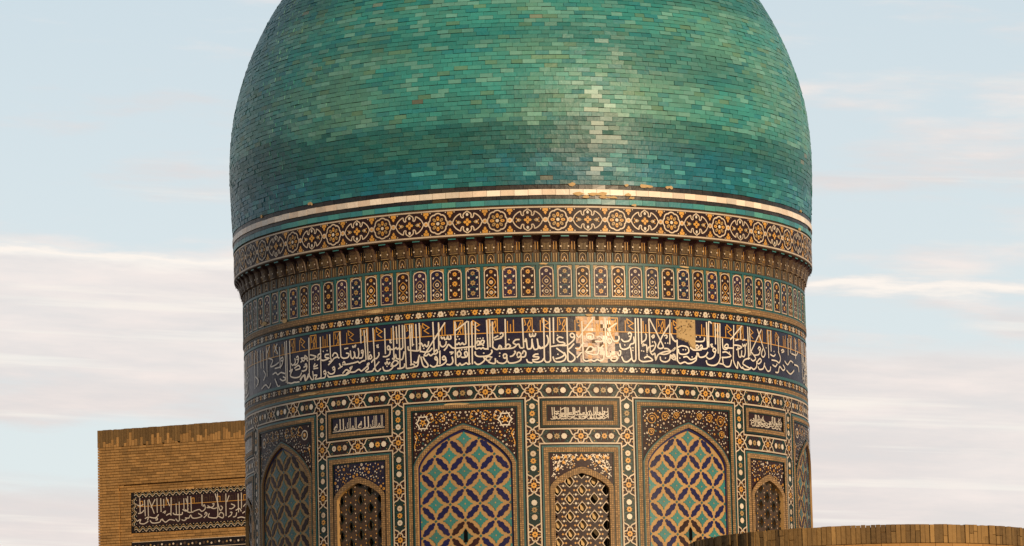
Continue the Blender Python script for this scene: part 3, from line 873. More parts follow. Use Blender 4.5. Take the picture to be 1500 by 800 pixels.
SCRIPT = """l 0.39,11.615 0.385,10.77
s 0.146,10.744 0.238,10.719 0.33,10.74 0.378,10.801
s 0.385,10.77 0.415,10.723 0.476,10.722 0.516,10.768
l 0.506,11.614 0.508,10.753
l 0.584,11.62 0.578,11.093
s 0.276,11.051 0.337,11.003 0.407,11.033 0.462,11.094 0.472,11.187 0.443,11.265
s 0.774,11.2 0.697,11.224 0.65,11.177 0.695,11.123 0.772,11.114 0.795,11.075 0.616,11.046 0.515,11.032
d 0.66,11.255
l 0.855,11.611 0.857,10.765
s 0.647,11.061 0.833,11.052 0.96,11.137 1,11.199 1.002,11.253
s 0.916,11.246 0.924,11.284 0.964,11.295 1.002,11.253 0.961,11.211 0.915,11.238
s 0.63,10.999 0.691,10.952 0.789,10.874 0.718,10.813 0.609,10.783
s 0.556,10.83 0.592,10.736 0.685,10.72 0.779,10.75 0.819,10.827 0.783,10.913
d 0.658,10.875
s 0.99,11.09 0.925,11.013 0.869,10.951 0.983,10.842 0.997,10.78 0.933,10.726 0.871,10.734 0.849,10.781
l 1.158,11.541 1.169,10.764
s 1.369,11.619 1.361,11.565 1.176,11.339
s 1.011,10.997 1.081,10.981 1.145,11.059 1.194,11.106
s 1.245,11.269 1.267,11.199 1.37,11.184 1.388,11.262 1.325,11.293 1.238,11.277
d 1.315,11.223
s 1.416,11.138 1.495,11.131 1.592,11.155 1.53,11.232 1.45,11.216
s 1.041,11.276 1.087,11.214 1.152,11.292
s 1.22,10.919 1.302,11.028 1.38,10.998 1.347,10.935 1.236,10.912 1.377,10.866 1.473,10.89 1.477,11.045
s 1.476,11.014 1.524,10.999 1.589,11.062
s 1.169,10.764 1.231,10.733 1.326,10.757 1.389,10.734 1.454,10.765 1.517,10.743 1.582,10.782 1.592,10.86
l 1.037,10.803 1.142,10.919
l 1.637,11.607 1.647,10.829
s 1.647,10.829 1.712,10.83 1.746,10.893
l 1.702,11.39 1.884,11.512
l 1.693,11.389 1.808,11.142
s 1.674,11.14 1.696,11.184 1.744,11.18 1.759,11.134 1.717,11.094 1.673,11.133
s 1.808,11.142 1.881,11.144 1.923,11.191 1.917,11.253
s 2.119,11.289 2.153,11.328 2.192,11.298 2.181,11.251 2.131,11.25
s 2.19,11.267 2.145,11.165 2.029,11.139 1.973,11.192
s 1.937,11.098 1.959,11.005 2.04,10.983 2.133,11.024 2.168,11.087 2.244,11.12 2.239,11.245
d 2.043,11.069
l 2.284,11.62 2.275,10.778
l 2.343,11.62 2.343,10.78
l 2.415,11.62 2.412,11.094
s 2.404,11.125 2.5,11.19 2.52,11.284 2.495,11.314
s 1.912,10.95 1.949,10.943 1.942,10.872 1.906,10.856 1.887,10.903
s 1.775,10.831 1.741,10.768 1.805,10.738 1.87,10.77 1.856,10.832 1.791,10.831
s 1.97,10.834 2.017,10.742 2.099,10.736 2.184,10.807
l 2.166,11.025 2.192,10.776
s 2.192,10.776 2.232,10.739 2.275,10.778
d 2.216,11.018
d 2.214,10.964
s 2.343,10.78 2.418,10.743 2.555,10.755 2.642,10.781 2.54,10.848 2.454,10.814
d 2.407,10.961
d 2.45,10.954
d 2.524,10.879
l 2.582,11.62 2.595,10.943
s 2.595,10.943 2.665,10.977 2.724,11.088 2.689,11.165
l 2.6,11.62 2.88,11.11
s 2.88,11.11 2.896,11.048 2.824,11.021 2.772,11.059 2.829,11.17 2.886,11.282 3.055,11.524
s 2.463,11.111 2.428,11.063 2.513,11.081 2.526,10.941 2.563,11.036 2.686,11.079
d 2.653,11.148
s 2.63,11.249 2.684,11.29 2.691,11.251 2.647,11.226
s 2.921,11.283 2.975,11.301 2.992,11.263 2.955,11.23
d 2.943,11.135
d 3.006,11.138
l 3.069,11.62 3.05,11.116
s 2.595,10.943 2.645,10.89 2.698,10.916 2.715,10.791 2.767,10.887 2.875,10.945 3,10.974 3.128,10.995 3.185,11.06
s 2.913,11.025 3.002,11.021 3.054,10.96 2.927,10.908 2.803,10.919
s 2.819,10.857 2.834,10.78 2.939,10.753 3.031,10.803 3.061,10.898 3.123,10.854 3.161,10.902 3.107,10.916
d 2.938,10.831
l 3.186,10.841 3.157,10.793
s 3.11,11.276 3.171,11.184 3.226,11.187
l 3.227,11.218 3.212,10.779
s 3.083,11.337 3.133,11.214 3.215,11.186
l 3.224,11.202 3.22,10.795
s 3.246,11.031 3.271,10.939 3.401,10.929 3.498,10.981 3.472,11.074 3.332,11.098 3.238,11.062
d 3.367,11.021
d 3.427,11.024
s 3.22,10.795 3.282,10.736 3.396,10.772 3.47,10.745 3.586,10.766 3.685,10.834 3.678,10.912
s 3.361,10.865 3.456,10.885 3.549,10.827 3.687,10.881 3.709,10.961
d 3.277,10.845
d 3.58,10.883
s 3.034,10.959 3.108,10.994 3.183,11.06
s 3.067,10.867 3.141,10.901 3.176,10.856 3.138,10.808 3.067,10.851
s 3.662,11.256 3.68,11.21 3.878,11.222 3.912,11.302
d 3.703,11.306
d 3.801,11.304
s 3.676,11.1 3.716,11.134 3.754,11.097 3.703,11.062 3.675,11.092
s 3.784,11.106 3.825,11.14 3.853,11.094 3.802,11.068 3.974,11.086 4,11.229
s 3.539,11.077 3.634,11.027 3.831,11.046
l 3.975,11.62 3.985,11.102
s 4.026,11.105 4.036,11.609 4.089,11.62 4.118,11.599
l 4.214,11.62 4.207,11.179
l 4.278,11.61 4.273,10.995
l 4.343,11.615 4.325,10.935
s 4.059,11.154 4.112,11.173 4.089,11.125 4.141,11.12
s 4.118,11.063 4.172,11.098 4.212,11.054 4.158,11.019 4.117,11.056
s 4.212,11.054 4.154,10.924 4.027,10.869 3.947,10.911
s 3.69,10.96 3.739,10.962 3.756,10.901 3.825,10.889 3.927,10.926 3.992,11.008
s 3.944,10.833 3.982,10.756 4.147,10.743 4.276,10.806 4.336,10.936
s 4.297,10.792 4.405,10.783 4.492,10.741 4.605,10.765 4.657,10.895
s 4.394,11.027 4.505,11.042 4.637,10.973 4.5,10.931 4.367,10.922
d 4.595,11.041
l 4.389,10.908 4.405,10.783
l 4.748,11.614 4.703,10.898
l 4.629,11.304 5,11.619
s 4.406,11.319 4.419,11.115 4.53,11.107 4.567,11.189 4.512,11.2 4.464,11.134 4.714,11.136
s 4.74,11.202 4.883,11.205 4.978,11.173 4.807,11.112
l 4.948,11.567 4.949,11.329
l 4.792,11.304 4.889,11.332
s 4.857,11.179 4.872,10.99 4.944,10.98 4.975,11.109
s 4.97,10.998 5.043,10.988 5.086,11.086 5.08,11.212
l 5.189,11.619 5.193,10.936
s 5.007,11.254 5.029,11.2 5.076,11.236 5.105,11.211 5.141,11.273
l 5.01,11.321 5.099,11.349
s 4.703,10.898 4.745,10.807 4.824,10.733 4.842,10.861 4.934,10.757 4.994,10.746
s 5.246,10.972 5.065,10.926 4.999,10.841 5.084,10.801 5.261,10.751
l 5.188,11.61 5.218,11.01
l 5.249,11.615 5.27,11.034
l 5.522,11.601 5.729,11.23
l 5.68,11.606 5.28,11.112
s 5.729,11.23 5.795,11.119 5.718,11.034 5.649,11.086 5.71,11.208
s 5.533,11.183 5.588,11.236 5.631,11.197 5.566,11.16
s 5.62,11.181 5.561,11.078 5.374,11.042
s 5.272,10.956 5.351,10.924 5.438,10.99 5.28,11.112
s 4.984,10.778 5.042,10.725 5.197,10.737 5.263,10.781 5.358,10.75 5.462,10.817 5.468,10.934
s 5.484,10.916 5.591,10.993 5.641,10.949 5.55,10.883 5.483,10.896
s 5.513,10.821 5.561,10.767 5.704,10.799 5.765,10.921
s 5.744,10.88 5.813,10.808 5.885,10.756 5.983,10.785 6.007,10.865
l 5.932,11.62 5.941,11.035
l 6.038,11.62 6.048,11.182
s 6.004,11.119 6.143,11.093 6.23,11.141
d 6.171,11.194
d 5.84,11.24
s 6.056,11.006 6.262,11.007 6.392,10.98 6.468,11.086 6.364,11.213
l 6.388,11.53 6.384,11.176
s 6.09,10.912 6.212,10.884 6.302,10.952
s 6.203,10.766 6.332,10.778 6.408,10.903 6.565,10.84 6.667,10.89 6.575,10.959
s 6.503,11.247 6.6,11.276 6.646,11.242 6.524,11.21
l 6.88,11.543 6.874,11.187
l 7.052,11.562 7.02,11.243
s 6.68,11.049 6.829,10.985 7.005,11.083 7.184,11.063
s 6.766,10.861 6.978,10.804 7.232,10.91
l 7.375,11.58 7.361,11.161
s 7.245,11.03 7.528,11.021 7.592,10.91
s 7.08,11.249 7.407,11.246 7.57,11.344
l -1.744,11.605 -1.748,11.052
l -1.402,11.602 -1.403,10.739
l -1.401,11.412 -1.142,11.597
l -1.192,11.556 -1.183,11.142
l -1.124,11.596 -1.126,10.742
l -1.054,11.593 -1.06,10.722
l -0.982,11.572 -0.992,11.098
l -0.754,11.605 -0.738,11.001
l -0.693,11.612 -0.694,11.051
l -0.639,11.566 -0.643,11.032
l -0.381,11.609 -0.381,11.023
l -0.038,11.616 -0.022,11.012
s -1.697,11.317 -1.676,11.272 -1.634,11.296 -1.618,11.251 -1.576,11.266 -1.557,11.314 -1.546,11.256 -1.493,11.262 -1.5,11.331
s -1.726,11.223 -1.71,11.136 -1.657,11.107 -1.602,11.147 -1.588,11.215
s -1.64,11.028 -1.585,11.085 -1.549,11.144 -1.505,11.115 -1.452,11.069 -1.329,11.063 -1.171,11.072 -1.014,11.078
s -1.389,11.152 -1.363,11.134 -1.327,11.166 -1.301,11.13 -1.256,11.163 -1.231,11.13 -1.183,11.142
d -1.35,11.297
d -1.378,11.238
d -1.316,11.243
s -0.96,11.131 -0.951,11.182 -0.907,11.172 -0.917,11.112 -0.961,11.105
s -0.917,11.109 -0.839,11.126 -0.812,11.177 -0.855,11.196 -0.882,11.145 -0.823,11.082
s -0.996,11.107 -0.98,11.029 -0.91,11.043 -0.876,11.024 -0.841,11.048 -0.807,11.021 -0.738,11.018
d -0.941,11.234
d -0.892,11.237
d -0.833,11.238
s -0.999,10.978 -0.991,10.908 -0.914,10.871 -0.741,10.881 -0.662,10.946 -0.67,10.998
l -0.621,11.229 -0.526,11.277
l -0.605,11.194 -0.455,11.232
s -0.491,11.302 -0.464,11.332 -0.43,11.314 -0.44,11.262 -0.492,11.242
s -0.631,11.169 -0.642,11.066 -0.583,11.004 -0.532,11.011 -0.504,11.079 -0.466,11.039 -0.498,11.006 -0.394,11.014
s -0.394,11.04 -0.341,11.099 -0.287,11.063 -0.335,11.013 -0.412,11.01
s -0.1,11.187 -0.185,11.18 -0.229,11.121 -0.171,11.077 -0.223,11.026 -0.335,11.007
s -0.171,11.077 -0.119,11.092 -0.095,11.023 -0.035,11.013
d -0.313,11.193
s 0.002,11.132 0.029,11.192 0.05,11.011 0.092,10.993 0.136,11.026 0.148,11.198
s 0.142,11.164 0.178,10.999 0.229,10.981 0.267,11.023 0.251,11.196
s 0.264,11.023 0.314,10.997 0.367,11.03
s 0.1,11.303 0.11,11.242 0.15,11.25 0.159,11.293 0.172,11.246 0.21,11.257 0.223,11.309
l 0.178,11.378 0.186,11.332
s -1.68,10.875 -1.643,10.916 -1.608,10.871 -1.645,10.839 -1.68,10.867
s -1.612,10.871 -1.601,10.802 -1.692,10.738 -1.8,10.727
l -1.725,11.033 -1.727,10.757
s -1.525,10.987 -1.454,10.983 -1.5,10.943
s -1.593,10.749 -1.513,10.736 -1.459,10.794 -1.474,10.898
s -1.35,10.891 -1.366,10.961 -1.322,10.993 -1.288,10.94 -1.324,10.89 -1.368,10.884
s -1.193,10.883 -1.217,10.954 -1.181,10.986 -1.157,10.925 -1.184,10.874 -1.263,10.87 -1.289,10.888
s -1.398,10.739 -1.354,10.711 -1.318,10.752 -1.284,10.716 -1.231,10.73 -1.187,10.754 -1.144,10.726 -1.1,10.741
d -1.207,11.031
d -1.321,11.019
d -1.274,11.025
d -1.172,11.034
d -1.477,10.752
s -1.021,10.772 -0.97,10.718 -0.9,10.724 -0.812,10.797 -0.836,10.867
d -0.826,10.936
s -0.656,10.843 -0.742,10.863 -0.786,10.822 -0.743,10.777 -0.695,10.81 -0.727,10.751 -0.607,10.721 -0.596,10.823
s -0.436,10.852 -0.423,10.895 -0.383,10.899 -0.364,10.859 -0.399,10.817 -0.436,10.84
s -0.367,10.85 -0.366,10.764 -0.436,10.715 -0.538,10.735 -0.563,10.779
d -0.503,10.923
d -0.509,10.863
s -0.216,10.957 -0.191,10.931 -0.244,10.863 -0.304,10.848
s -0.162,10.861 -0.149,10.916 -0.109,10.925 -0.081,10.876 -0.125,10.826 -0.159,10.844
s -0.082,10.859 -0.092,10.773 -0.196,10.724 -0.316,10.719 -0.349,10.763
s -0.055,10.893 -0.023,10.957 0.017,10.917 -0.005,10.84 -0.082,10.833
s 0.269,10.886 0.2,10.878 0.165,10.836 0.268,10.825 0.249,10.783 0.138,10.768
s 0.028,10.787 0.06,10.726 0.145,10.71
l -2.932,11.571 -2.924,11.049
l -2.735,11.607 -2.73,10.947
l -2.667,11.584 -2.655,11.236
l -2.599,11.613 -2.595,10.729
l -2.526,11.608 -2.523,11.139
l -2.481,11.595 -2.456,10.719
l -2.367,11.604 -2.347,10.78
l -2.318,11.601 -2.313,11.158
l -2.23,11.603 -2.218,11.048
l -2.155,11.62 -2.14,11.025
l -1.862,11.62 -1.845,10.989
l -1.605,11.596 -2.068,10.951
s -2.882,11.167 -2.851,11.208 -2.813,11.17 -2.843,11.129 -2.882,11.159
s -2.813,11.162 -2.825,11.041 -2.905,10.996 -2.985,11.002
s -2.814,11.136 -2.726,11.129 -2.676,11.159 -2.648,11.123 -2.609,11.146 -2.562,11.116 -2.523,11.156
s -2.829,11.311 -2.79,11.325 -2.81,11.274 -2.771,11.271
s -2.769,10.95 -2.73,10.93 -2.689,11.013 -2.672,10.942 -2.614,10.921 -2.537,10.915 -2.496,11.068
s -2.408,11.165 -2.401,11.095 -2.326,11.073 -2.177,11.062 -2.156,11.147
d -2.286,11.191
s -2.174,11.2 -2.118,11.205 -2.082,11.142 -2.045,11.174 -2.009,11.129 -1.972,11.161 -1.961,11.238
s -2.14,11.042 -1.975,11.023 -1.882,11.095
d -2.065,11.098
s -2.068,10.951 -2.013,10.948 -1.967,10.979 -1.922,10.942 -1.867,10.973 -1.822,10.97 -1.776,11.002 -1.793,11.055 -1.829,11.022
s -2.989,10.794 -2.951,10.713 -2.833,10.71 -2.753,10.775 -2.79,10.848
d -2.89,10.795
s -2.801,10.814 -2.711,10.902 -2.635,10.853 -2.714,10.79 -2.811,10.797
s -2.938,10.877 -2.919,10.84 -2.888,10.89 -2.859,10.836 -2.819,10.876
l -2.907,10.93 -2.832,10.938
s -2.657,10.733 -2.58,10.728 -2.503,10.757 -2.492,10.825
s -2.456,10.719 -2.371,10.721 -2.277,10.741 -2.294,10.794 -2.37,10.782
s -2.267,10.74 -2.202,10.77 -2.179,10.941
s -2.293,10.845 -2.219,10.823 -2.16,10.975
s -2.133,10.938 -2.091,10.763 -2.018,10.715 -1.981,10.755 -2.052,10.864 -2.087,10.935
s -1.944,10.753 -1.873,10.71 -1.799,10.744 -1.779,10.847 -1.814,10.918 -1.833,10.867 -1.779,10.838
l -4.951,11.581 -4.952,10.806
l -4.596,11.559 -4.591,10.733
l -4.323,11.582 -4.31,11.09
l -4.05,11.606 -4.028,11.097
l -3.512,11.606 -3.503,11.317
l -3.423,11.58 -3.385,10.967
l -3.356,11.6 -3.332,10.962
l -3.205,11.603 -3.172,10.774
s -5.201,11.151 -5.116,11.123 -5.085,11.226 -5.003,11.164 -5.087,11.155
s -4.919,11.225 -4.734,11.17 -4.841,11.128 -4.948,11.14
d -4.775,11.104
s -4.71,11.097 -4.632,11.123 -4.592,11.207 -4.669,11.198 -4.683,11.129
s -4.357,11.174 -4.455,11.175 -4.456,11.122 -4.358,11.095 -4.507,11.066 -4.582,11.083
s -4.31,11.09 -4.287,11.035 -4.36,11.025
d -4.515,11.251
d -4.403,11.257
s -4.262,11.12 -4.212,11.185 -4.142,11.169 -4.12,11.106 -4.215,11.08 -4.288,11.018 -4.386,10.958
l -4.12,11.097 -4.07,11.066
s -4.028,11.097 -3.96,11.055 -3.847,11.062 -3.812,11.128 -3.89,11.153
l -3.933,11.245 -3.832,11.252
s -3.778,11.195 -3.759,11.053 -3.704,11.031 -3.67,11.097 -3.69,11.169
s -3.669,11.149 -3.649,11.043 -3.585,11.037 -3.561,11.122 -3.58,11.228
s -3.72,11.285 -3.699,11.253 -3.666,11.28 -3.656,11.253 -3.633,11.303
s -3.507,11.152 -3.464,11.174 -3.455,11.121 -3.508,11.126
s -3.455,11.121 -3.478,11.027 -3.564,11.018
s -3.985,10.953 -3.939,10.983 -3.918,10.929 -3.975,10.925 -3.85,10.922 -3.652,10.939 -3.587,10.95 -3.544,10.92 -3.48,10.949 -3.395,10.959
s -3.311,11.012 -3.278,11.062 -3.249,11.007 -3.291,10.976 -3.311,11.012
d -3.298,11.116
s -3.261,10.904 -3.188,10.967 -3.126,10.979 -3.074,11.044 -3.083,11.097
s -3.131,11.232 -3.09,11.245 -3.111,11.204 -3.071,11.2
s -5.09,11.032 -5.047,11.054 -5.021,10.998 -5.077,11.004
s -5.021,11.007 -5.065,10.924 -5.207,10.922
s -5.27,10.753 -5.181,10.813 -5.095,10.822 -5.07,10.713 -4.957,10.807
s -4.957,10.807 -4.878,10.71 -4.824,10.722 -4.847,10.883
s -4.809,10.791 -4.718,10.781 -4.772,10.71 -4.642,10.71 -4.591,10.733
s -4.525,10.823 -4.475,10.853 -4.447,10.789 -4.514,10.792
s -4.452,10.789 -4.491,10.71 -4.643,10.71
l -4.819,10.929 -4.675,10.926
s -4.764,11.032 -4.805,10.966 -4.687,10.989
s -4.267,10.875 -4.219,10.906 -4.197,10.851 -4.256,10.848
s -4.197,10.851 -4.222,10.783 -4.318,10.767 -4.402,10.819
s -4.403,10.767 -4.368,10.711 -4.177,10.71 -4.037,10.713 -3.9,10.71 -3.787,10.759
s -3.99,10.744 -3.898,10.813 -3.831,10.781 -3.9,10.726
s -4.077,10.962 -4.044,10.888 -4.091,10.858 -3.987,10.9
s -3.808,10.831 -3.741,10.86 -3.787,10.794 -3.81,10.761 -3.678,10.749 -3.569,10.792 -3.506,10.751 -3.42,10.796 -3.345,10.85
s -3.346,10.841 -3.309,10.89 -3.355,10.877 -3.336,10.788 -3.4,10.742 -3.338,10.71
s -3.338,10.719 -3.234,10.728 -3.192,10.776 -3.132,10.719 -3.092,10.716 -3.03,10.763
l -3.171,10.809 -3.067,10.905
l -6.619,11.57 -6.615,10.969
l -6.461,11.593 -6.624,11.442
l -6.247,11.438 -6.118,11.593
l -6.22,11.563 -6.09,11.375
l -6.019,11.516 -5.99,11.065
l -5.806,11.597 -5.771,10.742
l -5.737,11.61 -5.716,10.714
l -5.62,11.596 -5.59,10.891
s -6.522,11.343 -6.324,11.276 -6.426,11.16 -6.233,11.158 -6.051,11.2
s -5.984,11.256 -5.898,11.288 -5.879,11.222 -5.964,11.222
s -5.879,11.222 -5.967,11.105 -6.235,11.094
s -6.334,10.978 -6.192,11.003 -6.103,10.95 -5.971,10.977 -5.806,10.937
s -5.89,10.883 -5.769,10.826 -5.892,10.798 -6.018,10.855
s -5.565,11.121 -5.509,11.073 -5.415,11.125 -5.431,11.212
s -5.376,11.216 -5.322,11.242 -5.295,11.18 -5.37,11.18
s -5.306,11.177 -5.344,11.096 -5.454,11.066
s -5.237,11.105 -5.167,11.14 -5.217,11.188 -5.064,11.171 -4.999,11.1
s -5.646,10.961 -5.53,10.99 -5.61,10.872 -5.461,10.813 -5.28,10.814 -5.208,10.89
s -5.455,11.003 -5.309,11.05 -5.258,10.981 -5.42,10.967
s -5.692,10.733 -5.577,10.71 -5.463,10.718 -5.391,10.71 -5.283,10.71
s -5.136,10.988 -5.034,11.019 -5.053,10.937 -5.173,10.908
s -5.247,10.725 -5.141,10.82 -5.076,10.71 -4.973,10.844
s -6.243,10.881 -6.112,10.71 -6.023,10.71
s -6.805,11.121 -6.695,11.021 -6.814,10.907
s -6.941,10.75 -6.703,10.808 -6.544,10.725 -6.438,10.819
l -7.166,11.575 -7.165,10.864
l -6.968,11.571 -6.953,11.182
l -6.817,11.531 -6.803,11.163
l -7.39,11.561 -7.391,10.805
s -7.338,11.057 -7.127,10.945 -7.274,10.834""".split('\n')
cells = {}
for ln in SCRIPT: cells.setdefault(math.floor(float(ln.split()[1].split(',')[0]) / .8), []).append(ln)
for key_, lns in sorted(cells.items()):
    s = Sheet(RD)
    for ln in lns: pen(s, ln, .0295, 'letter_white', .012)
    me = s.mesh('lettering')
    link('lettering', me, insc)
    if key_ in (1, 2, -3, -2):
        link('lettering', me, insc, {1: -9.6, 2: -11.2, -3: 10.3, -2: 10.3}[key_] / RD)
    if -5 <= key_ < 5: link('lettering', me, insc, PI * .985)
    if -5 <= key_ <= -1: link('lettering', me, insc, R_(-78)); 
    if 0 <= key_ <= 4: link('lettering', me, insc, R_(80))

for (ph, z, w, h_) in ((-64, 12.09, .16, .05), (-55, 12.03, .10, .04), (4, 12.71, .10, .018), (33, 12.715, .12, .018), (-30, 11.93, .2, .03), (48, 11.93, .25, .03), (12.5, 11.665, .07, .03), (-14, 9.93, .3, .02), (-47, 10.42, .3, .03)):
    s = Sheet(RD)
    n = 11
    P = [(w * (1 + rc.uniform(-.4, .3)) * math.cos(2 * PI * k / n), z + h_ * (1 + rc.uniform(-.4, .4)) * math.sin(2 * PI * k / n)) for k in range(n)]
    s.poly(P, 'plaster', .034)
    s.obj('bare_patch', insc, R_(ph))

# angular gold line of script above the gold rule
KU = [
    [[(-.065, .235), (.075, .150), (-.030, .100), (.055, .045), (.075, .045)], [(-.065, .235), (-.055, .155), (-.02, .145)], [(-.10, 0), (-.10, .20)]],
    [[(-.105, 0), (-.100, .24), (.085, .24), (.085, 0)], [(-.07, .22), (-.045, .13), (-.07, .11)], [(-.03, 0), (.055, .12), (.045, .22)], [(.045, .22), (-.01, .12), (.045, 0)]],
    [[(-.06, 0), (-.06, .20)], [(0, 0), (0, .14)], [(.06, 0), (.06, .22)]],
]
kseq = [1, 0, 1, 0, 2, 1, 0, 2, 1, 0, 1, 2]
kn = 108
for ks in range(3):
    s = Sheet(RD)
    for ln in KU[ks]: s.stroke([(x, 11.345 + y * 1.12) for x, y in ln], .019, 'amber', .0085)
    KU[ks] = s.mesh('gold_lettering')
for i in range(kn): link('gold_lettering', KU[kseq[i % 12]], insc, i * 2 * PI / kn + .012)

# shiny repair left of the gap, sun glare painted in, and the bare plaster where tiles have fallen
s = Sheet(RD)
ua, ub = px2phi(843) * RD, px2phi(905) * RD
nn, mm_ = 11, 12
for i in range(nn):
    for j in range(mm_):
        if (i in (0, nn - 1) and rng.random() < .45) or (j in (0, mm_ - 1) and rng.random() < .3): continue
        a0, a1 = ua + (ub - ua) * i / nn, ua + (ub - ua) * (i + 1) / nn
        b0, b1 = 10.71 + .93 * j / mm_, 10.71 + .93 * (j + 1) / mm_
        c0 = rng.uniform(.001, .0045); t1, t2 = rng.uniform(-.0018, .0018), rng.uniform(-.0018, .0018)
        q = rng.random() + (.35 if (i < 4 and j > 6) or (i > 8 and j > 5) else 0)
        s.add([(a0, b0, c0 - t1 - t2), (a1, b0, c0 + t1 - t2), (a1, b1, c0 + t1 + t2), (a0, b1, c0 - t1 + t2)], [(0, 1, 2, 3)], 'repair_glare_gold' if q > .82 else 'corbel' if q < .10 else 'repair_glare', 0)
s.obj('repaired_tiles', insc, label='shiny repaired patch with painted orange-brown sun glare in the dark lettered band')
s = Sheet(RD)
ua, ub = px2phi(989) * RD, px2phi(1016) * RD
nu_, nv_ = 14, 16
vs = []
for j in range(nv_ + 1):
    for i in range(nu_ + 1):
        u = ua + (ub - ua) * i / nu_; lowv = (11.26, 11.25, 11.23, 11.235, 11.21, 11.215, 11.19, 11.18, 11.19, 11.13, 11.09, 11.05, 11.06, 11.04, 11.05)[i]
        v = lowv + (11.644 - lowv) * j / nv_
        e = min(i, nu_ - i, j) > 0
        vs.append((u, v, (.027 + .012 * NZ(u * 9, v * 9, 2)) if e else 0))
s.add(vs, [(j * (nu_ + 1) + i, j * (nu_ + 1) + i + 1, (j + 1) * (nu_ + 1) + i + 1, (j + 1) * (nu_ + 1) + i) for j in range(nv_) for i in range(nu_)], 'plaster', 0)
for k in range(26):
    a, b = rng.uniform(ua, ub), rng.uniform(11.3, 11.62)
    s.star(a, b, rng.uniform(.008, .030), 5, rng.choice(('corbel', 'tan', 'ochre')), .042, rng.uniform(.3, .8), rng.random())
s.obj('bare_plaster', insc, label='bare ochre plaster where the lettered tiles have fallen')

# --- panelled drum: knotted white strapwork between big and small niches
ZB = 5.30                      # foot of the panelled zone
PHS = [R_(1.1 + 45 * k) for k in range(8)]          # strip to the right of a big niche
SW = .147                      # half width of a strip
A_S, A_B = R_(18.45), R_(26.55)                       # angular pitch of small / big bay
wall = Sheet(RD)
wall.rect(-PI * RD, 9.994, PI * RD, 10.317, 'dark', 0, du=.12)
wall.rect(-PI * RD, 10.283, PI * RD, 10.315, 'cream', .016, du=.12, skirt=.016)
strap = wall.obj('strapwork_border', tower)


def quatre(v, sxx=1):
    s = Sheet(RD)
    pts = []
    for i in range(40):
        a = 2 * PI * i / 40
        r = .118 + .020 * math.cos(4 * a) - .008 * math.cos(8 * a)
        pts.append((r * math.cos(a), v + r * math.sin(a)))
    s.poly(pts, 'dark', .004)
    s.stroke(pts, .024, 'cream', .016, closed=True)
    s.flower(0, v, .070, 'amber', 'brown', .012, 8)
    for i in range(4): s.disc(.098 * math.cos(i * PI / 2), v + .098 * math.sin(i * PI / 2), .012, 'amber', .010, 5)
    return s


def cartou(L, v, vertical, var=0):
    """L = length between the neighbouring quatrefoil centres"""
    s = Sheet(RD)
    e = L / 2 - .135
    P = [(-e, 0), (-e + .045, .045), (-e + .075, .105), (-e + .10, .132), (e - .10, .132), (e - .075, .105), (e - .045, .045), (e, 0)]
    P = P + [(x, -y) for x, y in P[-2:0:-1]]
    T = (lambda p: (p[1], v + p[0])) if vertical else (lambda p: (p[0], v + p[1]))
    s.poly([T(p) for p in P], 'green_dark', .004)
    for sx2 in (1, -1):
        for sy in (1, -1):
            s.stroke([T((sx2 * x, sy * y)) for x, y in crom([(e + .012, 0), (e - .045, .045), (e - .070, .100), (e - .105, .138)], 4)], .024, 'cream', .0165)
            # little kite in the leftover corner
            s.poly([T((sx2 * (e - .02), sy * .128)), T((sx2 * (e + .062), sy * .128)), T((sx2 * (e + .02), sy * .085))], 'brown', .006)
            s.disc(*T((sx2 * (e + .020), sy * .110)), .011, 'amber', .010, 5)
            s.disc(*T((sx2 * (e - .14), sy * .098)), .012, ('amber', 'teal', 'ochre')[var], .008, 5)
    m3 = (('white', 'amber', 'cream'), ('cream', 'ochre', 'white'), ('white', 'amber', 'white'))[var]
    for k, mm in zip((-1, 0, 1), m3):
        if mm == 'amber' or mm == 'ochre': s.flower(*T((k * .145, 0)), .064, mm, 'brown', .012, 8, .2)
        else: s.flower(*T((k * .145, 0)), .060, mm, None if var else 'ochre', .012, 9, .1, .88)
    for k in (-.072, .072):
        s.stroke([T((k, -.09)), T((k * .6, 0)), T((k, .09))], .010, 'teal', .007)
    return s.mesh('flower_cartouche')


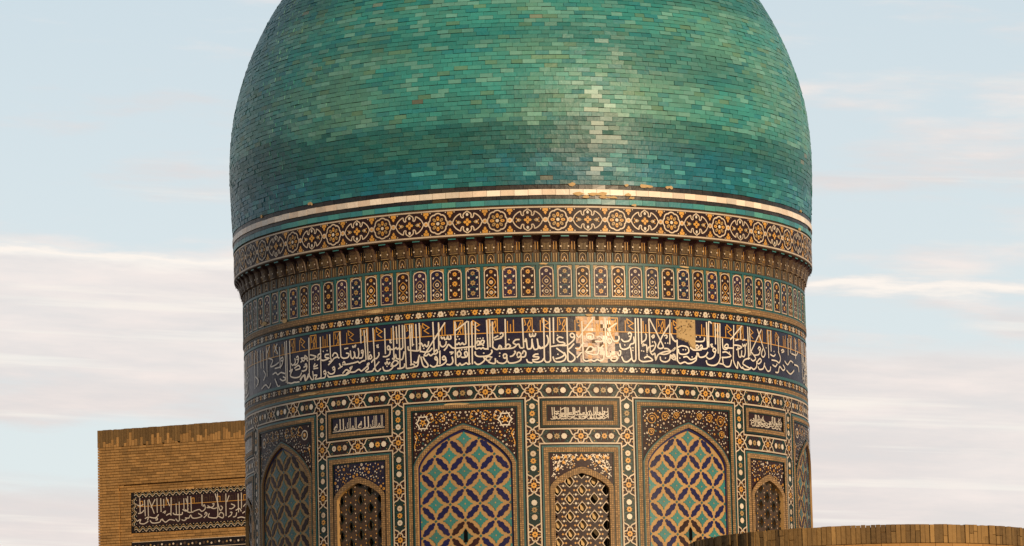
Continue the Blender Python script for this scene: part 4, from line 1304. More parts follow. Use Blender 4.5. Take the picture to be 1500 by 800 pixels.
ZQ = [9.230, 8.250, 7.270, 6.290, 5.36]
q_band = quatre(10.152).mesh('quatrefoil')
q_s = [quatre(z).mesh('quatrefoil') for z in ZQ]
LB, LS = A_B * RD / 3, A_S * RD / 2
c_big = [cartou(LB, 10.152, False, v) for v in range(3)]
c_small = [cartou(LS, 10.152, False, v) for v in range(3)]
c_small2 = [cartou(LS, 9.230, False, v) for v in range(3)]
zmid = [(10.152 + 9.230) / 2] + [(a + b) / 2 for a, b in zip(ZQ[:-1], ZQ[1:])]
c_v = [[cartou(a - b, (a + b) / 2, True, v) for v in range(3)] for a, b in zip([10.152] + ZQ[:-1], ZQ)]
strips = Sheet(RD)
for ph in PHS:
    for c in (ph, ph + A_S):
        u = c * RD
        strips.rect(u - SW, ZB, u + SW, 9.994, 'dark', 0, du=.10)
        link('quatrefoil', q_band, strap, c)
        for qm in q_s: link('quatrefoil', qm, strap, c)
        for i, cm in enumerate(c_v): link('flower_cartouche', cm[rng.randrange(3)], strap, c)
    for k in range(2): link('flower_cartouche', c_small[rng.randrange(3)], strap, ph + A_S * (k + .5) / 2)
    for k in range(2): link('flower_cartouche', c_small2[rng.randrange(3)], strap, ph + A_S * (k + .5) / 2)
    link('quatrefoil', q_band, strap, ph + A_S / 2)
    link('quatrefoil', q_s[0], strap, ph + A_S / 2)
    for k in range(3): link('flower_cartouche', c_big[rng.randrange(3)], strap, ph + A_S + A_B * (k + .5) / 3)
    for k in (1, 2): link('quatrefoil', q_band, strap, ph + A_S + A_B * k / 3)
    u0, u1 = ph * RD + SW, (ph + A_S) * RD - SW
    strips.rect(u0, 9.07, u1, 9.39, 'dark', 0, du=.12)
    for (a, b, z0, z1) in ((u0, u1, 9.39, 9.994), (u0, u1, ZB, 9.07), (u1 + 2 * SW, (ph + A_S + A_B) * RD - SW, ZB, 9.994)):
        w = .028
        strips.rect(a - w, z1, b + w, z1 + w, 'cream', .0175, du=.12)
        strips.rect(a - w, z0, a, z1, 'cream', .0175); strips.rect(b, z0, b + w, z1, 'cream', .0175)
        if z0 > 9: strips.rect(a - w, z0 - w, b + w, z0, 'cream', .0175, du=.12)
strips.obj('strap_line', strap)


def arch_fn(w, zs, za):
    """pointed arch: half width w, springing zs, apex za -> height at |u|"""
    hgt = za - zs
    def f(u):
        t = min(1, abs(u) / w)
        return zs + hgt * (1 - t) ** .0 * ((1 - t ** 2.15) ** .62 * .58 + (1 - t) * .42) if t < 1 else zs
    return f


def arch_curve(w, zs, za, n=26):
    f = arch_fn(w, zs, za)
    us = [-w * math.cos(PI * i / (2 * n)) for i in range(n)] + [0] + [w * math.cos(PI * (n - 1 - i) / (2 * n)) for i in range(n)]
    return [(u, f(u)) for u in us]


def arch_strip(s, c0, c1, m, d, zb):
    """band between two arch curves (same count) with straight jambs down to zb"""
    n = len(c0)
    for a, b in ((c0, c1),):
        vs = [(a[0][0], zb)] + a + [(a[-1][0], zb)] + [(b[0][0], zb)] + b + [(b[-1][0], zb)]
        k = n + 2
        s.add(vs, [(i, k + i, k + i + 1, i + 1)[::1] for i in range(k - 1)], m, d)


def reveal(s, c, m, d0, d1, zb):
    pts = [(c[0][0], zb)] + c + [(c[-1][0], zb)]
    n = len(pts)
    vs = [(p[0], p[1], d0) for p in pts] + [(p[0], p[1], d1) for p in pts]
    s.add(vs, [(i, i + 1, n + i + 1, n + i) for i in range(n - 1)], m, d0)


def frame_rects(s, w, z0, z1, bands, bottom=False):
    """nested rectangular mouldings from the outside in; bands = [(width, material, d)]"""
    for bw, mm, d in bands:
        s.rect(-w, z1 - bw, w, z1, mm, d, du=.12)
        s.rect(-w, z0, -w + bw, z1 - bw, mm, d, du=.12)
        s.rect(w - bw, z0, w, z1 - bw, mm, d, du=.12)
        if bottom: s.rect(-w + bw, z0, w - bw, z0 + bw, mm, d, du=.12)
        w -= bw; z1 -= bw
        if bottom: z0 += bw
    return w, z1, z0


FR_BIG = [(.030, 'black', .002), (.038, 'teal', .022), (.075, 'tan_mosaic', .030), (.036, 'green_dark', .020)]


def niche_front(w, z1, fw, fz1, wo, zs_o, za_o, bands, gnd):
    """frame + spandrel with the arched band around the opening. returns sheets and inner curve"""
    fr = Sheet(RD)
    iw, iz, _ = frame_rects(fr, w, ZB, z1, bands)
    sp = Sheet(RD)
    f = arch_fn(wo, zs_o, za_o)
    n = 40
    vs = []; us = [-iw + 2 * iw * i / n for i in range(n + 1)]
    for u in us:
        vs.append((u, f(u) if abs(u) < wo else zs_o)); vs.append((u, iz))
    sp.add(vs, [(2 * i, 2 * i + 2, 2 * i + 3, 2 * i + 1) for i in range(n)], gnd, .004)
    for sg in (1, -1):
        if iw > wo + .001: sp.rect(min(sg * iw, sg * wo), ZB, max(sg * iw, sg * wo), zs_o, 'tan_mosaic', .018)
    return fr, sp, iw, iz, f


def spandrel_big(sp, iw, iz, f, var):
    """scrollwork above the arch, mirrored left and right"""
    r2 = random.Random(50 + var)
    used = []
    cu_, cv_ = iw - .22, iz - .22
    for sg in (1, -1):
        c = (sg * cu_, cv_)
        if var == 0:      # white-rimmed medallions
            pts = [(c[0] + .118 * (1 + .10 * math.cos(6 * a)) * math.cos(a), c[1] + .125 * (1 + .10 * math.cos(6 * a)) * math.sin(a)) for a in [2 * PI * k / 36 for k in range(36)]]
            sp.stroke(pts, .026, 'white', .014, closed=True)
            for k in range(14):
                a = 2 * PI * k / 14
                sp.disc(c[0] + .152 * math.cos(a), c[1] + .158 * math.sin(a), .013, 'white', .016, 5)
            sp.star(c[0], c[1], .085, 5, 'amber', .012, .42, .4 * sg)
            sp.disc(c[0], c[1], .022, 'brown', .018, 6)
            for k in range(4): sp.disc(c[0] + .075 * math.cos(k * PI / 2 + .8), c[1] + .075 * math.sin(k * PI / 2 + .8), .014, 'white', .016, 5)
        elif var == 1:    # rings of scroll
            for (dx, dy, r) in ((0, 0, .125), (-.30 * sg, .055, .088), (-.56 * sg, .075, .070), (.02 * sg, -.27, .080)):
                pts = [(c[0] + dx + (r * (1 - .55 * t / 26)) * math.cos(t * .34 + (0 if sg > 0 else PI)) * sg, c[1] + dy + (r * (1 - .55 * t / 26)) * math.sin(t * .34)) for t in range(27)]
                sp.stroke(pts, .013, 'amber', .012)
                sp.star(c[0] + dx, c[1] + dy, r * .40, 3, 'amber', .014, .4, r2.random() * 3)
                used.append((abs(c[0] + dx), c[1] + dy, r * .45))
        else:             # plain white rings
            sp.disc(c[0], c[1], .105, 'white', .010, 16); sp.disc(c[0], c[1], .080, 'dark', .012, 16); sp.disc(c[0], c[1], .045, 'amber', .015, 9); sp.disc(c[0], c[1], .020, 'white', .018, 7)
    if var != 1: used.append((cu_, cv_, .175))
    # running stems
    for sg in (1, -1):
        if var != 1:
            for i in range(3):
                a = .30 + i * .27
                x0 = iw - .42 - i * .24
                if x0 < .06: break
                y0 = iz - .07
                base = max(f(x0) + .05, y0 - .15)
                sp.stroke(crom([(sg * (x0 + .13), y0 - .02), (sg * (x0 + .06), y0 + .035), (sg * x0, y0), (sg * (x0 - .02), base + .03), (sg * (x0 + .06), base), (sg * (x0 + .10), base + .04)], 4), .014, 'amber', .012)
                sp.star(sg * (x0 + .01), (y0 + base) / 2, .038, 3, 'amber', .014, .45, i)
            sp.stroke(crom([(sg * (iw - .04), iz - .42), (sg * (iw - .09), iz - .50), (sg * (iw - .06), iz - .60), (sg * (iw - .03), iz - .70), (sg * (iw - .05), iz - .78)], 4), .016, 'amber', .012)
            sp.star(sg * (iw - .075), iz - .53, .045, 3, 'amber', .014, .45, .5)
    # blossoms
    for t in range(900):
        u = r2.uniform(.02, iw - .03); v = r2.uniform(f(u) + .04, iz - .03)
        if v < f(u) + .035: continue
        r = r2.choice((.012, .012, .016, .022, .026))
        if any(math.hypot(u - a, v - b) < r + c + .014 for a, b, c in used): continue
        used.append((u, v, r))
        mm = r2.choice(('white', 'white', 'cream', 'white', 'amber', 'ochre', 'teal'))
        for sg in (1, -1):
            if r > .02: sp.flower(sg * u, v, r, mm, 'brown', .0165, 6)
            else: sp.disc(sg * u, v, r, mm, .0165, 5)
        if len(used) > 95: break


def big_niche(ph, var, pieces):
    rz = ph
    W = A_B * RD / 2 - SW
    fr, sp, iw, iz, f = niche_front(W, 9.994, None, None, W - .179 - .002, 8.72, 9.545, FR_BIG, 'dark')
    part = fr.obj('big_niche', tower, rz)
    spandrel_big(sp, iw, iz, f, var)
    sp.obj('spandrel', part)
    wo = W - .181
    c0 = arch_curve(wo, 8.72, 9.545); c1 = arch_curve(wo - .022, 8.71, 9.520); c2 = arch_curve(wo - .088, 8.68, 9.435); c3 = arch_curve(wo - .125, 8.66, 9.380)
    ab = Sheet(RD)
    arch_strip(ab, c0, c1, 'teal', .026, ZB)
    arch_strip(ab, c1, c2, 'tan_mosaic', .032, ZB)
    reveal(ab, c2, 'tan', .032, -.022, ZB)
    arch_strip(ab, c2, c3, 'blue', -.008, ZB)
    ab.obj('arch_moulding', part)
    fi = arch_fn(wo - .105, 8.66, 9.40); wi = wo - .105
    D0 = -.026
    bk = Sheet(RD)
    bk.rect(-wo, ZB, wo, 9.56, 'tan', D0, du=.12, dv=.3)
    dx, dy = .307, .326
    zc = 9.235
    sm_s = {}
    def star_tile(hole=False):
        s = Sheet(RD)
        pts = []
        a, b, c = .140, .052, .052
        # stepped four-pointed star
        q = [(.150, .012), (.120, .016), (.100, .024), (.092, .048), (.060, .054), (.050, .086), (.026, .094), (.016, .118)]
        for (sx_, sy_, rev) in ((1, 1, 0), (-1, 1, 1), (-1, -1, 0), (1, -1, 1)):
            seg = [(sx_ * x, sy_ * y * 1.06) for x, y in q] + ([])
            if rev: seg = seg[::-1]
            pts += seg
            if (sx_, sy_) == (1, 1): pts += [(.014, .158), (-.014, .158)]
            if (sx_, sy_) == (-1, -1): pts += [(-.014, -.158), (.014, -.158)]
        pts = [p for i, p in enumerate(pts) if p != pts[i - 1]]
        s.poly(pts, stm if not hole else 'teal', D0 + .012, skirt=.012)
        if not hole: s.poly([(-.018, 0), (0, -.02), (.018, 0), (0, .02)], 'tan', D0 + .016)
        return s
    def loz(sg, mname):
        s = Sheet(RD)
        P = [(-.175, -.016), (-.145, -.042), (-.118, -.036), (-.098, -.064), (-.050, -.071), (-.030, -.052), (.030, -.052), (.050, -.071), (.098, -.064), (.118, -.036), (.145, -.042), (.175, -.016)]
        P = P + [(x, -y) for x, y in P[::-1]]
        ca, sa = math.cos(sg * .815), math.sin(sg * .815)
        s.poly([(x * ca - y * sa * .85, x * sa + y * ca * .85) for x, y in P], mname, D0 + .010, skirt=.010)
        return s
    def sq():
        s = Sheet(RD); s.poly([(-.030, 0), (0, -.032), (.030, 0), (0, .032)], 'teal', D0 + .010); return s
    def place(sh, u, v, nm):
        t = Sheet(RD); t.mats = sh.mats; t.F = sh.F; t.M = sh.M
        t.V = [(a + u, b + v, c) for a, b, c in sh.V]
        return t
    lzm = 'dark' if var == 2 else 'blue'
    stm = 'teal' if var == 2 else 'teal_light'
    st, l1, l2, l1d, l2d, q0 = star_tile(), loz(1, lzm), loz(-1, lzm), loz(1, 'dark'), loz(-1, 'dark'), sq()
    out = []
    NJ = int((zc - ZB) / dy) + 1
    hole_j = 6 if var != 1 else 6
    for j in range(-1, NJ):
        for i in range(-3, 4):
            u, v = i * dx, zc - j * dy
            ok = lambda u, v, m=.05: abs(u) < wi + m and v < (fi(u) + m if abs(u) < wi else 8.7) and v > ZB + .1
            if (i + j) % 2 == 0:
                if ok(u, v, .03):
                    if i == 0 and j == hole_j:
                        t = place(star_tile(True), u, v, '')
                        sl = [(-.040, -.12), (.040, -.12), (.040, .08)] + [(.040 * math.cos(a), .08 + .06 * math.sin(a)) for a in (.6, 1.2, 1.57, 1.94, 2.54)] + [(-.040, .08)]
                        t.M = list(t.M); t.F = list(t.F); t.mats = list(t.mats)
                        t.poly([(u + a, v + b) for a, b in sl], 'void', D0 + .015)  # black shape paints the slit's unlit inside; no opening is cut
                        out.append((t, 'window_slit'))
                    else: out.append((place(st, u, v, ''), 'star_tile'))
            elif ok(u, v, .01): out.append((place(q0, u, v, ''), 'corner_tile'))
            uu, vv = u + dx / 2, v - dy / 2
            if ok(uu, vv, -.02):
                odd = abs(uu) < dx and hole_j - 1.1 < j < hole_j + .2
                d1 = (l1d, l2d) if odd else (l1, l2)
                out.append((place(d1[1] if (i + j) % 2 == 1 else d1[0], uu, vv, ''), 'lozenge_tile'))
    back = bk.obj('lattice_ground', part)
    if pieces:
        for t, nm in out:
            if t.V[0][1] < 6.7: continue
            t.obj(nm, part)
    rest = Sheet(RD)
    for t, nm in out:
        if pieces and t.V[0][1] >= 6.7: continue
        for mi_, mm in enumerate(t.mats):
            rest.add(t.V, [f for f, k in zip(t.F, t.M) if k == mi_], mm, 0)
    if rest.V: rest.obj('star_pattern', part, kind='stuff')


FR_SM = [(.024, 'black', .002), (.036, 'teal', .022), (.095, 'tan_mosaic', .030), (.020, 'green_dark', .018)]


def lattice(var):
    """pierced window screen: a diamond net of cells, each with a rimmed opening that goes right through"""
    s = Sheet(RD)
    dx, dy = .250, .176
    D0, D1 = -.045, -.105
    w, z0, z1 = .56, ZB, 8.66
    nj = int((z1 - z0) / dy) + 1
    for j in range(-1, nj + 1):
        for i in range(-3, 4):
            if (i + j) % 2: continue
            u, v = i * dx, z1 - .16 - j * dy
            if abs(u) > w: continue
            if v < z0 + .1: continue
            O = [(dx, 0), (0, dy * 1.0), (-dx, 0), (0, -dy * 1.0)]
            outer = []
            N = 16
            hole = []
            hw, hh = (.084, .108) if var == 0 else (.074, .098)
            for k in range(N):
                a = 2 * PI * k / N
                ca, sa = math.cos(a), math.sin(a)
                t = 1 / (abs(ca) / dx + abs(sa) / dy)
                outer.append((u + t * ca, v + t * sa))
                t2 = 1 / ((abs(ca) / hw) ** 1.25 + (abs(sa) / hh) ** 1.25) ** (1 / 1.25)
                hole.append((u + t2 * ca, v + t2 * sa))
            rim = [(u + (p[0] - u) * 1.22, v + (p[1] - v) * 1.18) for p in hole]
            ring = lambda A, B, m, da, db: s.add([(p[0], p[1], da) for p in A] + [(p[0], p[1], db) for p in B], [(k, (k + 1) % N, N + (k + 1) % N, N + k) for k in range(N)], m, 0)
            ring(outer, rim, 'brown' if var else 'dark', D0, D0)
            ring(rim, hole, 'cream' if var == 0 else 'green_dark', D0 + .010, D0 + .010)
            ring(hole, hole, 'tan' if var == 0 else 'brown', D0 + .010, D1)
            if var == 0:
                for (a, b) in ((.5, .5), (-.5, .5)):
                    s.disc(u + dx * a, v + dy * b, .024, 'white', D0 + .008, 7)
                for (a, b) in ((.40, 0), (-.40, 0), (0, .70), (.62, 0), (-.62, 0)):
                    s.star(u + dx * a, v + dy * b, .026, 4, 'tan' if b else 'amber', D0 + .006, .6)
                for q_ in (-1, 1):
                    s.disc(u + q_ * dx * .32, v + dy * .52, .012, 'ochre', D0 + .005, 5); s.disc(u + q_ * dx * .32, v - dy * .52, .012, 'ochre', D0 + .005, 5)
            else:
                for (a, b) in ((.5, .5), (-.5, .5)): s.disc(u + dx * a, v + dy * b, .016, 'cream', D0 + .008, 6)
                for (a, b) in ((.45, 0), (-.45, 0), (0, .78)): s.star(u + dx * a, v + dy * b, .020, 4, 'amber', D0 + .006, .6)
    return s.mesh('window_lattice')


LAT = [lattice(0), lattice(1)]


def inner_screen():
    s = Sheet(RD)
    dx, dy = .250, .176
    for j in range(0, 20):
        for i in range(-3, 3):
            if (i + j) % 2: continue
            u, v = i * dx + .020, 8.48 - j * dy + .028
            if i > 1 or (i == 1 and j % 4 != 1) or j < 1: continue
            if v < ZB + .2: continue
            P = [(-.052, .06), (-.04, -.035), (.01, -.068), (.052, -.02), (.05, .06), (0, .10)]
            s.poly([(u + a, v + b) for a, b in P], 'plaster', -.125, skirt=.05)
    return s.mesh('inner_screen')


INN = inner_screen()


def small_niche(ph, var):
    W = A_S * RD / 2 - SW
    wo = W - .024 - .036 - .095 - .020
    fr, sp, iw, iz, f = niche_front(W, 9.066, None, None, wo - .001, 8.20, 8.615, FR_SM, 'dark' if var != 1 else 'navy')
    part = fr.obj('window_niche', tower, ph)
    r2 = random.Random(3 + var)
    if var == 0:
        # white arabesque with an amber palmette over the point
        for sg in (1, -1):
            for (x, y) in ((.10, -.05), (.24, -.06), (.37, -.05), (.50, -.06), (.52, -.18), (.44, -.16), (.30, -.16), (.52, -.30), (.47, -.26), (.56, -.42), (.40, -.27), (.20, -.13)):
                if iz + y < f(x) + .02: continue
                a = r2.random() * 3
                sp.star(sg * x, iz + y, .040, 3, 'white', .013, .35, a * sg)
                sp.stroke([(sg * x, iz + y), (sg * (x + .05), iz + y - .055)], .011, 'white', .0125)
            for (x, y) in ((.17, -.09), (.32, -.08), (.36, -.19), (.46, -.09), (.54, -.10), (.49, -.33)):
                if iz + y < f(x) + .02: continue
                sp.star(sg * x, iz + y, .045, 5, 'amber', .0150, .5, .3)
            sp.stroke(crom([(sg * .13, iz - .12), (sg * .22, iz - .03), (sg * .33, iz - .07), (sg * .38, iz - .15), (sg * .46, iz - .20), (sg * .50, iz - .29)], 4), .013, 'cream', .0115)
        for sg in (1, -1):
            for t in range(160):
                x = r2.uniform(.12, iw - .03); y = r2.uniform(f(x) + .03, iz - .025)
                if y < f(x) + .03: continue
                sp.star(sg * x, y, .020, 3, ('white', 'white', 'cream')[t % 3] if t < 46 else 'amber', .0118, .4, t)
                if t > 60: break
        sp.star(0, iz - .09, .075, 3, 'amber', .016, .5, PI / 2); sp.disc(0, iz - .095, .026, 'brown', .019, 6)
        for sg in (1, -1): sp.disc(sg * .07, iz - .13, .032, 'amber', .0165, 7)
    else:
        used = []
        for t in range(700):
            u = r2.uniform(-iw + .03, iw - .03); v = r2.uniform(f(u) + .03, iz - .03)
            if v < f(u) + .03: continue
            r = r2.choice((.016, .02, .034))
            if any(math.hypot(u - a, v - b) < r + c + .012 for a, b, c in used): continue
            used.append((u, v, r))
            mm = r2.choice(('white', 'cream', 'amber', 'ochre', 'brown'))
            if r > .03: sp.flower(u, v, r, mm if mm != 'brown' else 'amber', 'brown', .014, 6, r2.random())
            else: sp.drop(u, v, r * .75, r2.random() * 6, mm, .014)
    sp.obj('spandrel', part)
    ab = Sheet(RD)
    c0 = arch_curve(wo, 8.20, 8.615); c1 = arch_curve(wo - .088, 8.16, 8.485)
    arch_strip(ab, c0, c1, 'tan_mosaic', .030, ZB)
    reveal(ab, c1, 'tan', .030, -.060, ZB)
    ab.obj('arch_moulding', part)
    link('window_lattice', LAT[0 if var == 0 else 1], part)
    link('inner_screen', INN, part, kind='stuff')


# inscription plaques over the windows
def plaque(ph, var):
    W = A_S * RD / 2 - SW
    s = Sheet(RD)
    iw, iz, ib_ = frame_rects(s, W, 9.394, 9.990, [(.022, 'black', .002), (.034, 'green_dark', .022), (.078, 'tan_mosaic', .030), (.020, 'green_dark', .016)], True)
    s.rect(-iw, ib_, iw, iz, 'navy' if var == 1 else 'dark', .004, du=.12)
    p = s.obj('plaque', tower, ph)
    t = Sheet(RD)
    hgt = iz - ib_
    if var == 1:
        for k, w in enumerate(('المالك', 'لله', 'الملك', 'لله')):
            a = iw - .03 - (k + 1) * (2 * iw - .06) / 4
            put_word(t, w, a, a + (2 * iw - .06) / 4 - .01, ib_ + .04, .16, iz - .02, 'white', .012, .30)
        t.rect(-iw + .01, ib_ + .018, iw - .01, ib_ + .034, 'white', .010, du=.12)
    else:
        lo_, hi_ = (-2.05, 1.35) if var == 0 else (1.75, 5.15)
        kx = (2 * iw - .05) / (hi_ - lo_); kz = (hgt - .045) / .91
        for ln in SCRIPT:
            ty, *ps = ln.split()
            P = [tuple(float(q) for q in a.split(',')) for a in ps]
            if not all(lo_ < a < hi_ for a, b in P): continue
            if ty == 'd' : continue
            P = [(-iw + .025 + (a - lo_) * kx, ib_ + .022 + (b - 10.71) * kz) for a, b in P]
            t.stroke(crom(P, 3) if ty == 's' else P, .0165, 'white', .010 + (len(t.V) % 5) * .0008)
    t.obj('lettering', p)


for k in range(8):
    a = PHS[k] + A_S / 2
    vis = ((math.degrees(a) + 180) % 360) - 180
    var = 0 if abs(vis - 10.3) < 2 else 1 if vis < 0 else 2
    small_niche(a, var)
    plaque(a, {0: 0, 1: 1, 2: 2}[var])
    b = PHS[k] + A_S + A_B / 2
    vis = ((math.degrees(b) + 180) % 360) - 180
    big_niche(b, 0 if abs(vis + 12) < 3 else 1 if 0 < vis < 60 else 2, abs(vis) < 100)

# inside of the drum behind the screens, its darkness painted black, shaft below, top under the dome
core = ringmesh('inner_wall', [(5.4, 5.0), (5.4, 10.0)], 'void', 96, tower)
ringmesh('drum_wall', [(5.55, 5.2), (5.60, 9.9), (5.97, 10.30), (5.985, 10.34), (5.985, 12.72)], 'mortar', 192, tower)
ringmesh('shaft', [(6.05, -1.7), (6.05, ZB - .03), (6.02, ZB), (5.5, ZB + .02)], 'brick_wall', 192, tower)


# ------------------------------------------------------------------ brick building on the left, behind the tower
def brick_color(r, dark=False):
    b = Vector((.31, .165, .055)).lerp(Vector((.24, .125, .040)), r.random())
    if r.random() < .05: b = b * .75
    if dark: b = Vector((.14, .080, .029)).lerp(Vector((.10, .057, .021)), r.random())
    return b


def box(x0, x1, z0, z1, d0, d1):
    """brick in wall coordinates: front corners then back corners"""
    return [(x0, -d1, z0), (x1, -d1, z0), (x1, -d1, z1), (x0, -d1, z1), (x0, -d0, z0), (x1, -d0, z0), (x1, -d0, z1), (x0, -d0, z1)]


TH = R_(22.5)
bl = empty('brick_building', (-14.04, 48.0, -.283), -TH)
bl.scale = (1.1685, 1.1685, 1.1685)
prop(bl, 'flat-topped buff brick building left of the dome, with dark lettered tile panel', 'building')
TOP = 13.39 + H
LW, DP = 16.0, 9.0


def solid(name, boxes, mname, parent, kind=None):
    V = []; F = []; UV = []
    for (x0, x1, y0, y1, z0, z1) in boxes:
        o = len(V)
        V += [(x0, y0, z0), (x1, y0, z0), (x1, y1, z0), (x0, y1, z0), (x0, y0, z1), (x1, y0, z1), (x1, y1, z1), (x0, y1, z1)]
        for f in ((0, 1, 5, 4), (1, 2, 6, 5), (2, 3, 7, 6), (3, 0, 4, 7), (4, 5, 6, 7), (3, 2, 1, 0)):
            F.append(tuple(o + i for i in f))
            for i in f:
                p = V[o + i]
                UV += [p[0] + p[1], p[2]]
    me = bpy.data.meshes.new(name)
    me.from_pydata(V, [], F)
    me.uv_layers.new(name='UVMap').data.foreach_set('uv', UV)
    me.materials.append(MATS[mname])
    return link(name, me, parent, kind=kind)


solid('wall', [(0.012, LW, .10, DP, 0, TOP - 3.05), (0.012, LW, .085, DP, TOP - 3.05, TOP - .03)], 'brick_wall', bl)
lay_t, lay_c, pr = [], [], []
rb = random.Random(5)
# parapet of upright bricks, stained dark at the top
x = 0
while x < LW:
    w = rb.uniform(.074, .092)
    hl = max(0, rb.gauss(.17, .11)); hl = min(hl, .42)
    z0, z1 = TOP - .50, TOP
    d = .10 + rb.uniform(-.006, .008)
    if hl > .05:
        lay_t.append(box(x + .005, x + w - .006, z0, z0 + hl, .0, 0)); lay_t[-1] = box(x + .005, x + w - .006, z0 + .004, z0 + hl - .004, -.09, .008 + rb.uniform(-.006, .006)); lay_c.append(brick_color(rb)); pr.append(x)
    lay_t.append(box(x + .004, x + w - .004, z0 + hl + .002, z1 - rb.uniform(0, .012), -.09, .004 + rb.uniform(-.006, .006))); lay_c.append(brick_color(rb, True)); pr.append(x)
    x += w
# running courses, pushed back 5 cm inside the recessed field that holds the lettered panel
CH = .077
for k in range(38):
    z1 = TOP - .505 - k * CH; z0 = z1 - CH + .014
    x = -(.13 if k % 2 else 0)
    while x < LW:
        w = rb.uniform(.245, .285)
        a, b = max(0, x) + .004, min(LW, x + w) - .006
        x += w
        if b - a < .03: continue
        zz1 = z1 - TOP
        gr = .028 if -1.62 < zz1 < -1.54 and a > .62 else 0  # joint widened to draw the shadow line along the recess top
        for (aa, bb) in ([(a, b)] if not (a < .66 < b and zz1 < -1.55) else [(a, .655), (.665, b)]):
            if bb - aa < .02: continue
            inn = aa > .64 and zz1 < -1.55
            if aa > .98 and -2.90 < zz1 < -1.75: continue
            if bb > 1.00 and -2.90 < zz1 < -1.75: bb = 1.00
            if aa > .98 and zz1 < -3.14: continue
            if bb > 1.00 and zz1 < -3.14: bb = 1.00
            if bb - aa < .02: continue
            dd = (-.050 if inn else 0) + rb.uniform(-.005, .005)
            lay_t.append(box(aa, bb, z0, z1 - gr, -.09, dd)); lay_c.append(brick_color(rb)); pr.append(aa)
idx = sorted(range(len(lay_t)), key=lambda i: abs(pr[i] - 2.0))
one, rest = idx[:300], idx[300:]
me = tiles_mesh([lay_t[i] for i in rest], 'brick_courses', [lay_c[i] for i in rest]); me.materials.append(MATS['brick'])
link('brick_courses', me, bl, kind='stuff')
for i in one:
    me = tiles_mesh([lay_t[i]], 'brick', [lay_c[i]]); me.materials.append(MATS['brick']); link('brick', me, bl)

# lettered panel
px0, px1, pz0, pz1 = 1.02, LW - 1.0, TOP - 2.93, TOP - 1.78
s = Sheet()
D = -.055
s.rect(px0, pz0, px1, pz1, 'black', D, du=4)
s.rect(px0 + .19, pz0 + .19, px1 - .19, pz1 - .19, 'dark', D + .004, du=4)
pan = s.obj('lettered_panel', bl)
# meander of green and white mosaic round it
s = Sheet()


def wavy(x0, z0, x1, z1, ph=0):
    L = math.hypot(x1 - x0, z1 - z0); ux, uz = (x1 - x0) / L, (z1 - z0) / L; nx, nz = -uz, ux
    n = int(L / .026)
    for (amp, mm, off, w, dd) in ((.030, 'cream', -.022, .013, .010), (.034, 'ochre', .026, .013, .012)):
        pts = []
        for i in range(n + 1):
            t = L * i / n
            q = off + amp * (1 if math.sin(t * 2 * PI / .21 + ph) > 0 else -1) * min(1, abs(math.sin(t * 2 * PI / .21 + ph)) * 1.6)
            pts.append((x0 + ux * t + nx * q, z0 + uz * t + nz * q))
        s.stroke(pts, w, mm, D + dd)
    k = int(L / .105)
    for i in range(k):
        t = L * (i + .5) / k
        for qn in (-.072, .072): s.disc(x0 + ux * t + nx * qn, z0 + uz * t + nz * qn, .013, 'cream', D + .008, 4)
        s.disc(x0 + ux * t, z0 + uz * t, .018, 'teal_light', D + .006, 4)


